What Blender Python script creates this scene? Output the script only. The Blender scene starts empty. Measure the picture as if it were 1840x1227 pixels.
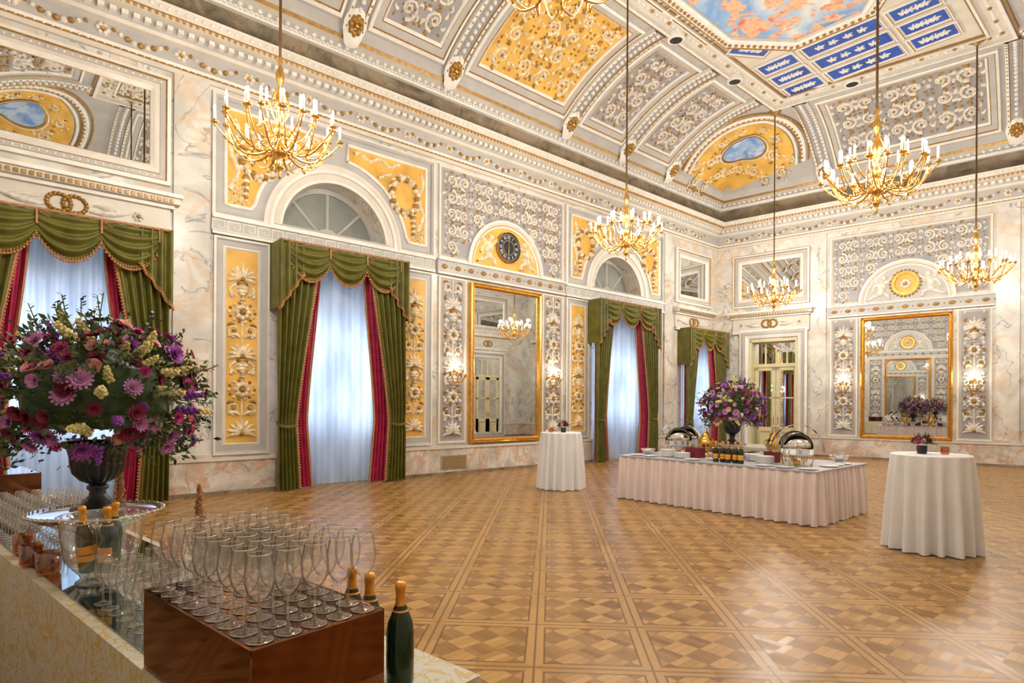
import bpy, bmesh, math, random
from mathutils import Vector, Matrix
R=random.Random(7)
pi=math.pi; sin=math.sin; cos=math.cos
scn=bpy.context.scene
COL=scn.collection
try:
    scn.view_settings.view_transform='Standard'
except Exception: pass

# ------------------------------------------------------------------ materials
def newmat(name):
    m=bpy.data.materials.new(name); m.use_nodes=True
    nt=m.node_tree; b=nt.nodes['Principled BSDF']
    return m,nt,b
def mth(nt,op,a,b=None,c=None):
    n=nt.nodes.new('ShaderNodeMath'); n.operation=op
    for i,v in enumerate((a,b,c)):
        if v is None: continue
        if isinstance(v,(int,float)): n.inputs[i].default_value=v
        else: nt.links.new(v,n.inputs[i])
    return n.outputs[0]
def ramp(nt,fac,stops):
    n=nt.nodes.new('ShaderNodeValToRGB'); cr=n.color_ramp
    while len(cr.elements)<len(stops): cr.elements.new(.5)
    for e,(p,c) in zip(cr.elements,stops):
        e.position=p; e.color=(c[0],c[1],c[2],1)
    nt.links.new(fac,n.inputs[0]); return n.outputs[0]
def noise(nt,vec,scale,detail=3,rough=.5,dist=0):
    n=nt.nodes.new('ShaderNodeTexNoise'); n.inputs['Scale'].default_value=scale
    n.inputs['Detail'].default_value=detail; n.inputs['Roughness'].default_value=rough
    n.inputs['Distortion'].default_value=dist
    if vec is not None: nt.links.new(vec,n.inputs['Vector'])
    return n.outputs['Fac']
def objco(nt):
    return nt.nodes.new('ShaderNodeTexCoord').outputs['Object']
def mixc(nt,fac,a,b):
    n=nt.nodes.new('ShaderNodeMix'); n.data_type='RGBA'
    if isinstance(fac,(int,float)): n.inputs[0].default_value=fac
    else: nt.links.new(fac,n.inputs[0])
    for i,v in ((6,a),(7,b)):
        if isinstance(v,tuple): n.inputs[i].default_value=(v[0],v[1],v[2],1)
        else: nt.links.new(v,n.inputs[i])
    return n.outputs[2]
def plain(name,col,rough=.5,metal=0,var=.12,scale=8,bump=0,spec=None):
    m,nt,b=newmat(name); co=objco(nt)
    f=noise(nt,co,scale,3)
    c2=tuple(min(1,x*(1+var)) for x in col); c1=tuple(x*(1-var) for x in col)
    nt.links.new(ramp(nt,f,[(.3,c1),(.7,c2)]),b.inputs['Base Color'])
    b.inputs['Roughness'].default_value=rough; b.inputs['Metallic'].default_value=metal
    if spec is not None: b.inputs['Specular IOR Level'].default_value=spec
    if bump:
        bn=nt.nodes.new('ShaderNodeBump'); bn.inputs['Strength'].default_value=bump; bn.inputs['Distance'].default_value=.02
        nt.links.new(noise(nt,co,scale*5,3),bn.inputs['Height']); nt.links.new(bn.outputs[0],b.inputs['Normal'])
    return m
def marble(name,c0,c1,vein,sc=.9,vein2=None,rough=.3,vk=.7,v2k=.4):
    m,nt,b=newmat(name); co=objco(nt)
    n1=noise(nt,co,sc,5,.6,1.2)
    base=ramp(nt,n1,[(.38,c0),(.60,c1)])
    n2=noise(nt,co,sc*.9,5,.55,1.6)
    d=mth(nt,'ABSOLUTE',mth(nt,'SUBTRACT',n2,.5))
    vf=mth(nt,'MULTIPLY',mth(nt,'SUBTRACT',1.0,mth(nt,'MINIMUM',mth(nt,'MULTIPLY',d,60.0),1.0)),vk)
    msk=mth(nt,'GREATER_THAN',noise(nt,co,sc*.6,2),.45)
    c=mixc(nt,mth(nt,'MULTIPLY',vf,msk),base,vein)
    if vein2:
        n3=noise(nt,co,sc*.8,6,.6,1.5)
        d3=mth(nt,'ABSOLUTE',mth(nt,'SUBTRACT',n3,.44))
        f3=mth(nt,'MULTIPLY',mth(nt,'SUBTRACT',1.0,mth(nt,'MINIMUM',mth(nt,'MULTIPLY',d3,16.0),1.0)),v2k)
        c=mixc(nt,f3,c,vein2)
    nt.links.new(c,b.inputs['Base Color']); b.inputs['Roughness'].default_value=rough
    return m
M={}
M['marble']=marble('marble_cream',(.52,.50,.46),(.71,.69,.63),(.20,.20,.21),.8,(.62,.40,.20),.3,.8,.5)
M['marble_dado']=marble('marble_dado',(.48,.43,.38),(.70,.66,.60),(.30,.20,.14),1.6,(.56,.27,.12),.3,.7,.65)
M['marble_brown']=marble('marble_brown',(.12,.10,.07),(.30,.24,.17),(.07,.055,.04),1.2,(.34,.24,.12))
M['cream']=plain('cream_stucco',(.63,.585,.51),.5,0,.07,3)
M['white']=plain('white_stucco',(.76,.735,.68),.5,0,.08,5)
M['relief']=plain('relief_plaster',(.68,.63,.55),.5,0,.25,14)
M['grey']=plain('grey_lilac_paint',(.295,.29,.30),.55,0,.12,2.5)
M['greyl']=plain('light_grey_paint',(.44,.425,.405),.55,0,.08,2.5)
M['yellow']=plain('ochre_gold_paint',(.68,.395,.075),.5,0,.22,2.2)
M['yrelief']=plain('ochre_relief',(.72,.60,.40),.45,0,.35,12)
M['gold']=plain('gilding',(.80,.48,.13),.28,1,.2,14)
M['golddull']=plain('dull_gilding',(.36,.20,.05),.42,.3,.3,14)
M['brass']=plain('polished_brass',(.78,.47,.12),.22,1,.2,10)
M['rod']=plain('dark_bronze_rod',(.12,.07,.03),.4,.6,.2,10)
M['mirror'],_,_b=newmat('mirror_glass')
_b.inputs['Base Color'].default_value=(.76,.78,.78,1); _b.inputs['Metallic'].default_value=1; _b.inputs['Roughness'].default_value=.01
def velvet(name,c,rough=.75):
    m,nt,b=newmat(name); co=objco(nt)
    f=noise(nt,co,5,3)
    nt.links.new(ramp(nt,f,[(.3,tuple(x*.7 for x in c)),(.7,tuple(x*1.25 for x in c))]),b.inputs['Base Color'])
    b.inputs['Roughness'].default_value=rough
    b.inputs['Sheen Weight'].default_value=.4; b.inputs['Sheen Tint'].default_value=(c[0]*2,c[1]*2,c[2]*2,1)
    return m
M['green']=velvet('green_velvet',(.115,.108,.014),.5)
M['red']=velvet('crimson_silk',(.36,.012,.06),.5)
M['fringe']=plain('gold_fringe',(.42,.20,.08),.6,.2,.3,30)
def sheer():
    m=bpy.data.materials.new('sheer_voile'); m.use_nodes=True; nt=m.node_tree; nt.nodes.clear()
    o=nt.nodes.new('ShaderNodeOutputMaterial')
    tl=nt.nodes.new('ShaderNodeBsdfTranslucent'); df=nt.nodes.new('ShaderNodeBsdfDiffuse')
    co=objco(nt)
    mp=nt.nodes.new('ShaderNodeMapping'); mp.inputs['Scale'].default_value=(1,2.2,.5); nt.links.new(co,mp.inputs[0])
    c=ramp(nt,noise(nt,mp.outputs[0],1.2,4),[(.35,(.42,.49,.62)),(.65,(.80,.86,.95))])
    nt.links.new(c,tl.inputs[0]); df.inputs[0].default_value=(.60,.65,.74,1)
    mx=nt.nodes.new('ShaderNodeMixShader'); mx.inputs[0].default_value=.4
    nt.links.new(tl.outputs[0],mx.inputs[1]); nt.links.new(df.outputs[0],mx.inputs[2])
    nt.links.new(mx.outputs[0],o.inputs[0]); return m
M['sheer']=sheer()
def clearglass(name,tint=(1,1,1),base=.03,edge=.85,rough=.02,pw=3.0,edark=None):
    m=bpy.data.materials.new(name); m.use_nodes=True; nt=m.node_tree; nt.nodes.clear()
    o=nt.nodes.new('ShaderNodeOutputMaterial')
    t=nt.nodes.new('ShaderNodeBsdfTransparent'); t.inputs[0].default_value=(*tint,1)
    g=nt.nodes.new('ShaderNodeBsdfGlossy'); g.inputs['Roughness'].default_value=rough
    g.inputs[0].default_value=(1,1,1,1)
    lw=nt.nodes.new('ShaderNodeLayerWeight'); lw.inputs[0].default_value=.5
    f=mth(nt,'ADD',mth(nt,'MULTIPLY',mth(nt,'POWER',lw.outputs['Facing'],pw),edge-base),base)
    if edark: nt.links.new(ramp(nt,lw.outputs['Facing'],[(.0,tint),(.45,tint),(.95,edark)]),t.inputs[0])
    mx=nt.nodes.new('ShaderNodeMixShader'); nt.links.new(f,mx.inputs[0])
    nt.links.new(t.outputs[0],mx.inputs[1]); nt.links.new(g.outputs[0],mx.inputs[2])
    nt.links.new(mx.outputs[0],o.inputs[0]); return m
M['glass']=clearglass('clear_glass',(1,1,1),.10,.60,.02,2.2,(.14,.15,.16))
M['bucketglass']=clearglass('cooler_glass',(.96,.98,.98),.14,.75,.05,1.8,(.25,.27,.28))
M['pane']=clearglass('window_pane',(.9,.95,1),.08,.6)
M['amber']=clearglass('amber_glass',(.80,.45,.16),.12,.7)
M['lunette']=plain('grey_window_glass',(.25,.27,.24),.12,0,.2,1.2)
M['silver']=plain('polished_silver',(.80,.78,.74),.1,1,.05,6)
M['bronzebox']=plain('copper_mirror_panel',(.22,.095,.045),.06,1,.06,2)
M['sheetmirror']=plain('table_mirror_sheet',(.36,.44,.44),.03,1,.04,2)
M['urn']=plain('black_cast_iron',(.016,.020,.026),.33,0,.3,10)
M['bottle']=plain('dark_green_bottle',(.008,.030,.012),.08,0,.2,10)
M['foil']=plain('orange_gold_foil',(.80,.36,.06),.35,.6,.15,40)
M['label']=plain('orange_label',(.85,.36,.04),.5,0,.05,10)
M['darkglass']=plain('dark_lower_label',(.02,.02,.03),.4,0,.2,10)
M['cloth']=plain('white_linen',(.76,.77,.79),.8,0,.03,3)
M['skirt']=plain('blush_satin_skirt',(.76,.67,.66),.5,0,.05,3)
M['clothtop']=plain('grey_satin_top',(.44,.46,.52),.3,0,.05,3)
M['china']=plain('white_china',(.83,.83,.83),.15,0,.03,5)
M['burg']=plain('burgundy_cloth',(.16,.008,.02),.6,0,.2,8)
M['candle']=plain('ivory_candle',(.80,.72,.52),.5,0,.04,8)
M['dark']=plain('dark_metal',(.03,.03,.03),.4,.3,.2,8)
M['doorwhite']=plain('pale_yellow_door_paint',(.66,.60,.36),.4,0,.06,3)
M['leaf']=plain('dark_leaf',(.035,.075,.02),.5,0,.5,20)
M['leaf2']=plain('olive_leaf',(.09,.12,.03),.5,0,.4,20)
M['blue']=plain('cobalt_panel',(.012,.07,.38),.5,0,.25,3)
M['grille']=plain('stone_grille',(.42,.38,.30),.5,0,.1,5)
fl={}
for k,c in dict(purple=(.34,.07,.42),lilac=(.60,.26,.58),magenta=(.52,.03,.26),burgundy=(.20,.010,.05),pink=(.82,.36,.38),butter=(.80,.70,.30),violet=(.24,.05,.40)).items():
    fl[k]=plain('petal_'+k,c,.6,0,.3,40)
m,nt,b=newmat('candle_bulb'); b.inputs['Emission Color'].default_value=(1,.93,.80,1); b.inputs['Emission Strength'].default_value=34
b.inputs['Base Color'].default_value=(1,.9,.7,1); M['bulb']=m
# damask
m,nt,b=newmat('cream_damask'); co=objco(nt)
n1=noise(nt,co,7,2,.5,2.5); d=mth(nt,'ABSOLUTE',mth(nt,'SUBTRACT',n1,.5))
f=mth(nt,'GREATER_THAN',mth(nt,'MULTIPLY',d,1.0),.040)
nt.links.new(mixc(nt,f,(.56,.42,.17),(.56,.56,.48)),b.inputs['Base Color']); b.inputs['Roughness'].default_value=.5; M['damask']=m
# painted sky
m,nt,b=newmat('painted_sky'); co=objco(nt)
a=ramp(nt,noise(nt,co,.8,5,.6,.6),[(.35,(.18,.36,.66)),(.5,(.42,.56,.72)),(.62,(.74,.72,.68))]); 
n2=noise(nt,co,1.5,4,.6,1.0)
c2=ramp(nt,noise(nt,co,4,4,.6,.5),[(.3,(.58,.14,.10)),(.45,(.74,.36,.24)),(.55,(.78,.52,.28)),(.7,(.44,.24,.38))])
nt.links.new(mixc(nt,mth(nt,'GREATER_THAN',n2,.52),a,c2),b.inputs['Base Color']); b.inputs['Roughness'].default_value=.7; M['fresco']=m
m,nt,b=newmat('painted_blue_sky'); co=objco(nt)
nt.links.new(ramp(nt,noise(nt,co,2.5,4,.6,.6),[(.4,(.12,.28,.60)),(.65,(.50,.60,.74))]),b.inputs['Base Color']); M['sky']=m
# parquet
m,nt,b=newmat('versailles_parquet'); co=objco(nt)
sp=nt.nodes.new('ShaderNodeSeparateXYZ'); nt.links.new(co,sp.inputs[0]); x,y=sp.outputs[0],sp.outputs[1]
T=.74
p=mth(nt,'MULTIPLY',mth(nt,'ADD',x,y),.70711/T); q=mth(nt,'MULTIPLY',mth(nt,'SUBTRACT',y,x),.70711/T)
fx=mth(nt,'ABSOLUTE',mth(nt,'SUBTRACT',mth(nt,'FRACT',p),.5)); fy=mth(nt,'ABSOLUTE',mth(nt,'SUBTRACT',mth(nt,'FRACT',q),.5))
e=mth(nt,'MAXIMUM',fx,fy)
border=mth(nt,'GREATER_THAN',e,.415)
C=T*1.41421/6
cx=mth(nt,'FLOOR',mth(nt,'DIVIDE',x,C)); cy=mth(nt,'FLOOR',mth(nt,'DIVIDE',y,C))
par=mth(nt,'FLOORED_MODULO',mth(nt,'ADD',cx,cy),2.0)
ax=mth(nt,'MULTIPLY',x,3/C); ay=mth(nt,'MULTIPLY',y,3/C)
acr=mth(nt,'ADD',mth(nt,'MULTIPLY',ax,par),mth(nt,'MULTIPLY',ay,mth(nt,'SUBTRACT',1.0,par)))
idx=mth(nt,'FLOOR',acr)
sfr=mth(nt,'ABSOLUTE',mth(nt,'SUBTRACT',mth(nt,'FRACT',acr),.5))
idn=mth(nt,'ADD',mth(nt,'ADD',mth(nt,'MULTIPLY',cx,7.13),mth(nt,'MULTIPLY',cy,3.71)),mth(nt,'MULTIPLY',idx,1.37))
hor=mth(nt,'GREATER_THAN',fx,fy)
idb=mth(nt,'ADD',mth(nt,'ADD',mth(nt,'MULTIPLY',mth(nt,'ROUND',p),5.3),mth(nt,'MULTIPLY',mth(nt,'ROUND',q),9.1)),hor)
ida=mth(nt,'ADD',mth(nt,'MULTIPLY',border,idb),mth(nt,'MULTIPLY',mth(nt,'SUBTRACT',1.0,border),idn))
wn=nt.nodes.new('ShaderNodeTexWhiteNoise'); wn.noise_dimensions='1D'; nt.links.new(ida,wn.inputs['W'])
gr=noise(nt,co,30,4,.6,.4)
inn=mth(nt,'SUBTRACT',1.0,border)
val=mth(nt,'ADD',mth(nt,'ADD',mth(nt,'MULTIPLY',wn.outputs[0],.24),mth(nt,'MULTIPLY',gr,.26)),mth(nt,'ADD',mth(nt,'MULTIPLY',mth(nt,'MULTIPLY',par,inn),.34),mth(nt,'MULTIPLY',border,.30)))
colr=ramp(nt,val,[(.10,(.20,.095,.024)),(.5,(.37,.20,.058)),(.88,(.56,.335,.115))])
s1=mth(nt,'MULTIPLY',mth(nt,'GREATER_THAN',sfr,.455),inn)
s2=mth(nt,'GREATER_THAN',e,.490)
s3=mth(nt,'LESS_THAN',mth(nt,'ABSOLUTE',mth(nt,'SUBTRACT',e,.415)),.010)
seam=mth(nt,'MINIMUM',mth(nt,'ADD',mth(nt,'MULTIPLY',s1,.55),mth(nt,'ADD',s2,s3)),1.0)
nt.links.new(mixc(nt,mth(nt,'MULTIPLY',seam,.75),colr,(.10,.045,.012)),b.inputs['Base Color'])
b.inputs['Specular IOR Level'].default_value=.26
nt.links.new(mth(nt,'ADD',mth(nt,'ADD',mth(nt,'MULTIPLY',noise(nt,co,1.5,3),.08),mth(nt,'MULTIPLY',wn.outputs[0],.12)),.22),b.inputs['Roughness'])
M['floor']=m

# ------------------------------------------------------------------ mesh builder
class MB:
    def __init__(s): s.v=[];s.f=[];s.m=[];s.sm=[];s.mats=[]
    def mi(s,name):
        if name not in s.mats: s.mats.append(name)
        return s.mats.index(name)
    def add(s,vs,fs,mat,smooth=True):
        o=len(s.v); s.v.extend(tuple(p) for p in vs); k=s.mi(mat)
        for f in fs:
            s.f.append(tuple(i+o for i in f)); s.m.append(k); s.sm.append(smooth)
    def mesh(s,name,recalc=False):
        me=bpy.data.meshes.new(name); me.from_pydata(s.v,[],s.f)
        for n in s.mats: me.materials.append(M[n] if n in M else fl[n])
        me.polygons.foreach_set('material_index',s.m); me.polygons.foreach_set('use_smooth',s.sm)
        if recalc:
            bm=bmesh.new(); bm.from_mesh(me); bmesh.ops.recalc_face_normals(bm,faces=bm.faces); bm.to_mesh(me); bm.free()
        me.update(); return me
    def obj(s,name,parent=None,recalc=False,label=None,cat=None,kind=None,group=None):
        o=bpy.data.objects.new(name,s.mesh(name,recalc)); COL.objects.link(o)
        if parent is not None: o.parent=parent
        tag(o,label,cat,kind,group); return o
def tag(o,label=None,cat=None,kind=None,group=None):
    if label: o['label']=label
    if cat: o['category']=cat
    if kind: o['kind']=kind
    if group: o['group']=group
def empty(name,loc,label,cat,group=None):
    o=bpy.data.objects.new(name,None); o.location=loc; o.empty_display_size=.1; COL.objects.link(o)
    tag(o,label,cat,None,group); return o
_tc=[0]
def trim(mb,label='ornamented stucco moulding on the ballroom wall'):
    _tc[0]+=1
    return mb.obj('trim_%d'%_tc[0],kind='structure',label=label)

def box(mb,F,u0,u1,v0,v1,d0,d1,mat):
    P=[F(u,v,d) for d in (d0,d1) for v in (v0,v1) for u in (u0,u1)]
    mb.add(P,[(0,1,3,2),(4,5,7,6),(0,1,5,4),(2,3,7,6),(0,2,6,4),(1,3,7,5)],mat,False)
ID=lambda x,y,z:(x,y,z)
def rectloop(u0,u1,v0,v1,n):
    L=[]
    for i in range(n): L.append((u0+(u1-u0)*i/n,v0))
    for i in range(n): L.append((u1,v0+(v1-v0)*i/n))
    for i in range(n): L.append((u1-(u1-u0)*i/n,v1))
    for i in range(n): L.append((u0,v1-(v1-v0)*i/n))
    return L
def frame(mb,F,u0,u1,v0,v1,prof,n=1):
    for (i0,h0,m0),(i1,h1,_) in zip(prof[:-1],prof[1:]):
        A=[F(u,v,h0) for u,v in rectloop(u0+i0,u1-i0,v0+i0,v1-i0,n)]
        B=[F(u,v,h1) for u,v in rectloop(u0+i1,u1-i1,v0+i1,v1-i1,n)]
        k=len(A); mb.add(A+B,[(i,(i+1)%k,k+(i+1)%k,k+i) for i in range(k)],m0,False)
def grid(mb,fn,nu,nv,mat,smooth=True):
    P=[fn(i/nu,j/nv) for j in range(nv+1) for i in range(nu+1)]
    mb.add(P,[(j*(nu+1)+i,j*(nu+1)+i+1,(j+1)*(nu+1)+i+1,(j+1)*(nu+1)+i) for j in range(nv) for i in range(nu)],mat,smooth)
def patch(mb,F,u0,u1,v0,v1,d,mat,nu=1,nv=1):
    grid(mb,lambda s,t:F(u0+(u1-u0)*s,v0+(v1-v0)*t,d),nu,nv,mat,False)
def rel(mb,F,pts,rad,mat,h=None,base=0.0):
    n=len(pts)
    if n<2: return
    if not isinstance(rad,(list,tuple)): rad=[rad]*n
    P=[]
    for i,(u,v) in enumerate(pts):
        a=pts[max(0,i-1)]; b=pts[min(n-1,i+1)]
        tx,ty=b[0]-a[0],b[1]-a[1]; l=math.hypot(tx,ty) or 1; nx,ny=-ty/l,tx/l
        r=rad[i]; hh=(h if h is not None else r*1.7)
        for c,k in ((-1,0),(-.5,.85),(.5,.85),(1,0)):
            P.append(F(u+nx*r*c,v+ny*r*c,base+hh*k))
    mb.add(P,[(i*4+j,i*4+j+1,(i+1)*4+j+1,(i+1)*4+j) for i in range(n-1) for j in range(3)],mat,True)
def blob(mb,F,u,v,r,h,mat,n=7,base=0.0,sy=1):
    P=[F(u+r*cos(2*pi*i/n),v+sy*r*sin(2*pi*i/n),base) for i in range(n)]
    P+=[F(u+.72*r*cos(2*pi*i/n),v+sy*.72*r*sin(2*pi*i/n),base+h*.7) for i in range(n)]
    P.append(F(u,v,base+h))
    fs=[(i,(i+1)%n,n+(i+1)%n,n+i) for i in range(n)]+[(n+i,n+(i+1)%n,2*n) for i in range(n)]
    mb.add(P,fs,mat,True)
def rosette(mb,F,u,v,r,m1,m2,n=6,base=0.0):
    for i in range(n):
        a=2*pi*i/n
        blob(mb,F,u+.62*r*cos(a),v+.62*r*sin(a),.38*r,.5*r,m1,6,base)
    blob(mb,F,u,v,.34*r,.7*r,m2,6,base)
def spiral(u,v,r,turns,a0,sg,n=22):
    P=[];W=[]
    for i in range(n):
        t=i/(n-1); rr=r*((1-t)**.85*.92+.08); a=a0+sg*turns*2*pi*t
        P.append((u+rr*cos(a),v+rr*sin(a))); W.append(r*(.14*(1-t)+.05))
    return P,W
def leaf(mb,F,u,v,a,L,w,mat,base=0.0,curl=0.6):
    P=[];W=[]
    for i in range(5):
        t=i/4; aa=a+curl*t
        P.append((u+L*t*cos(aa),v+L*t*sin(aa))); W.append(w*(sin(pi*(t*.85+.12))+.05))
    rel(mb,F,P,W,mat,base=base)
def scroll(mb,F,u,v,r,a0,sg,m1,m2,base=0.0):
    P,W=spiral(u,v,r*.8,1.35,a0,sg); rel(mb,F,P,W,m1,base=base)
    for k in range(6):
        a=a0+sg*(.3+k*.95)
        leaf(mb,F,u+.80*r*cos(a),v+.80*r*sin(a),a+sg*.7,r*.50,r*.13,m1 if k%3 else m2,base,-sg*1.6)
        leaf(mb,F,u+.66*r*cos(a+.4),v+.66*r*sin(a+.4),a+pi-sg*.5,r*.26,r*.07,m2,base,sg*1.2)
    rosette(mb,F,u,v,r*.36,m1,m2,6,base)
def arab(mb,F,u0,u1,v0,v1,cell,m1,m2,skip=None,base=0.0):
    uc=(u0+u1)/2; hw=(u1-u0)/2
    nx=max(1,round(hw/cell)); ny=max(1,round((v1-v0)/cell)); cw=hw/nx; ch=(v1-v0)/ny; r=min(cw,ch)*.5
    for sd in (-1,1):
        for i in range(nx):
            for j in range(ny):
                u=uc+sd*(i+.5)*cw; v=v0+(j+.5)*ch
                if skip and skip(u,v,r): continue
                sg=sd*(1 if (i+j)%2 else -1)
                k=1.0+.12*sin(i*2.3+j*1.7)
                scroll(mb,F,u,v,r*k,(pi/2 if j%2 else -pi/2),sg,m1,m2,base)
                for da in (pi/4,3*pi/4,-pi/4,-3*pi/4):
                    uu=u+cw*.5*(1 if cos(da)>0 else -1)*.86; vv=v+ch*.5*(1 if sin(da)>0 else -1)*.86
                    if not(skip and skip(uu,vv,0)): leaf(mb,F,uu,vv,da+pi,r*.3,r*.1,m2,base)
    for j in range(ny*2):
        v=v0+(j+.5)*(v1-v0)/(ny*2)
        if not(skip and skip(uc,v,0)): blob(mb,F,uc,v,r*.16,r*.2,m2,6,base)
def candel(mb,F,uc,v0,v1,w,m1,m2,base=0.0):
    v=v0+w*.1; k=0; hw=w/2
    while v<v1-w*.4:
        t=k%4
        if t==0:
            for i in range(9):
                a=pi/2+(i-4)*.36
                leaf(mb,F,uc,v+.05*w,a,w*.5,w*.075,m1,base,.25*(i-4)*.4)
            blob(mb,F,uc,v+.05*w,w*.1,w*.14,m2,6,base); v+=w*.62
        elif t==1:
            for sd in (-1,1):
                P,W=spiral(uc+sd*hw*.5,v+w*.28,hw*.45,1.2,-pi/2,sd); rel(mb,F,P,W,m1,base=base)
                leaf(mb,F,uc+sd*hw*.15,v+w*.05,pi/2-sd*.5,w*.4,w*.07,m1,base,-sd)
                leaf(mb,F,uc+sd*hw*.5,v+w*.5,pi/2-sd*.9,w*.25,w*.05,m2,base,-sd)
                blob(mb,F,uc+sd*hw*.5,v+w*.28,w*.08,w*.1,m2,6,base)
            v+=w*.62
        elif t==2:
            rosette(mb,F,uc,v+w*.3,w*.30,m1,m2,8,base)
            for i in range(14):
                a=2*pi*i/14; blob(mb,F,uc+w*.42*cos(a),v+w*.3+w*.32*sin(a),w*.06,w*.07,m1 if i%2 else m2,5,base)
            v+=w*.7
        else:
            for z,rr in ((0,.10),(.08,.06),(.16,.12),(.26,.22),(.38,.24),(.48,.14),(.54,.2)):
                blob(mb,F,uc,v+w*(z+.04),w*rr,w*.18,m1 if z<.5 else m2,8,base,.5)
            for sd in (-1,1):
                P=[(uc+sd*w*(.2+.2*sin(pi*i/8)),v+w*(.55-.4*i/8)) for i in range(9)]; rel(mb,F,P,w*.04,m1,base=base)
                leaf(mb,F,uc+sd*w*.3,v+w*.1,pi/2-sd*1.3,w*.2,w*.06,m1,base,sd)
            v+=w*.68
        k+=1
    rel(mb,F,[(uc,v0+w*.1),(uc,v)],w*.03,m1,base=base)
def beads(mb,F,u0,u1,v,step,r,mat,h=None,base=0.0,n=5):
    k=max(1,int((u1-u0)/step))
    for i in range(k): blob(mb,F,u0+(i+.5)*(u1-u0)/k,v,r,h or r,mat,n,base)
def dent(mb,F,u0,u1,v0,v1,step,d0,d1,mat,duty=.55):
    k=max(1,int((u1-u0)/step)); s=(u1-u0)/k
    for i in range(k): box(mb,F,u0+i*s,u0+i*s+s*duty,v0,v1,d0,d1,mat)
def arcs(mb,F,uc,vc,prof,mat=None,a0=0,a1=pi,n=40):
    for (r0,h0,m0),(r1,h1,_) in zip(prof[:-1],prof[1:]):
        A=[F(uc+r0*cos(a0+(a1-a0)*i/n),vc+r0*sin(a0+(a1-a0)*i/n),h0) for i in range(n+1)]
        B=[F(uc+r1*cos(a0+(a1-a0)*i/n),vc+r1*sin(a0+(a1-a0)*i/n),h1) for i in range(n+1)]
        mb.add(A+B,[(i,i+1,n+2+i,n+1+i) for i in range(n)],m0,False)
def lathe(mb,prof,n,c,mat,flute=None,smooth=True):
    P=[]
    for r,z in prof:
        for i in range(n):
            a=2*pi*i/n; rr=r
            if flute and flute[0]<=z<=flute[1]: rr=r*(1+flute[3]*abs(sin(flute[2]*a/2))-flute[3])
            P.append((c[0]+rr*cos(a),c[1]+rr*sin(a),c[2]+z))
    k=len(prof)
    mb.add(P,[(j*n+i,j*n+(i+1)%n,(j+1)*n+(i+1)%n,(j+1)*n+i) for j in range(k-1) for i in range(n)],mat,smooth)
def tube(mb,pts,rad,n,mat):
    pts=[Vector(p) for p in pts]; k=len(pts)
    if not isinstance(rad,(list,tuple)): rad=[rad]*k
    P=[]
    for i,p in enumerate(pts):
        t=(pts[min(k-1,i+1)]-pts[max(0,i-1)])
        if t.length<1e-9: t=Vector((0,0,1))
        t.normalize()
        up=Vector((0,0,1)) if abs(t.z)<.95 else Vector((1,0,0))
        a=t.cross(up).normalized(); b=t.cross(a)
        for j in range(n):
            q=p+(a*cos(2*pi*j/n)+b*sin(2*pi*j/n))*rad[i]; P.append(q[:])
    mb.add(P,[(i*n+j,i*n+(j+1)%n,(i+1)*n+(j+1)%n,(i+1)*n+j) for i in range(k-1) for j in range(n)],mat,True)
def ball(mb,c,r,mat,n=8,sz=1):
    prof=[(max(1e-4,r*sin(pi*i/(n//2+1))),-r*sz*cos(pi*i/(n//2+1))) for i in range(n//2+2)]
    lathe(mb,prof,n,c,mat)

# ------------------------------------------------------------------ room frame
PH=math.radians(8); c8,s8=cos(PH),sin(PH); YF=20.24; RX=12.4; YB=-1.2
YC=YF+RX*math.tan(PH); LF=RX/c8
FL=lambda u,z,d:(d,u,z)
FF=lambda u,z,d:(u*c8+d*s8,YF+u*s8-d*c8,z)
FR=lambda u,z,d:(RX-d,YC-u,z)
FB=lambda u,z,d:(RX-u,YB+d,z)
def poly_off(d):
    y0=YB+d; x0=d; x1=RX-d
    yf=lambda x:YF+x*math.tan(PH)-d/c8
    return [(x0,y0),(x0,yf(x0)),(x1,yf(x1)),(x1,y0)]
def loopsweep(mb,prof,smooth=False):
    for (d0,z0,m0),(d1,z1,_) in zip(prof[:-1],prof[1:]):
        A=[(x,y,z0) for x,y in poly_off(d0)]; B=[(x,y,z1) for x,y in poly_off(d1)]
        mb.add(A+B,[(i,(i+1)%4,4+(i+1)%4,4+i) for i in range(4)],m0,smooth)
D0,D1,ZC0,ZC1=.45,3.45,8.85,10.25
def cove(d):
    if d<=D0: return ZC0
    if d>=D1: return ZC1
    t=(d-D0)/(D1-D0)
    return ZC0+(ZC1-ZC0)*(.5*math.sqrt(max(0,1-(1-t)**2))+.5*sin(pi/2*t))
def Zs(x,y):
    return cove(min(x,RX-x,y-YB,(YF+x*math.tan(PH)-y)*c8))
def G(x,y,off):
    e=.02; gx=(Zs(x+e,y)-Zs(x-e,y))/(2*e); gy=(Zs(x,y+e)-Zs(x,y-e))/(2*e)
    n=Vector((gx,gy,-1)).normalized(); return (x+n.x*off,y+n.y*off,Zs(x,y)+n.z*off)
CL=lambda u,v,d:G(v,u,d)
def CF(u,v,d):
    p=FF(u,0,v); return G(p[0],p[1],d)
def CR(u,v,d): return G(RX-v,YC-u,d)
def CB(u,v,d): return G(RX-u,YB+v,d)
CC=lambda u,v,d:(u,v,ZC1-d)

# floor
mb=MB(); mb.add([(-.6,YB,0),(RX,YB,0),(RX,YC,0),(-.6,YF,0)],[(0,1,2,3)],'floor',False)
mb.obj('floor',kind='structure',label='polished oak parquet floor in basket-weave squares')
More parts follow.
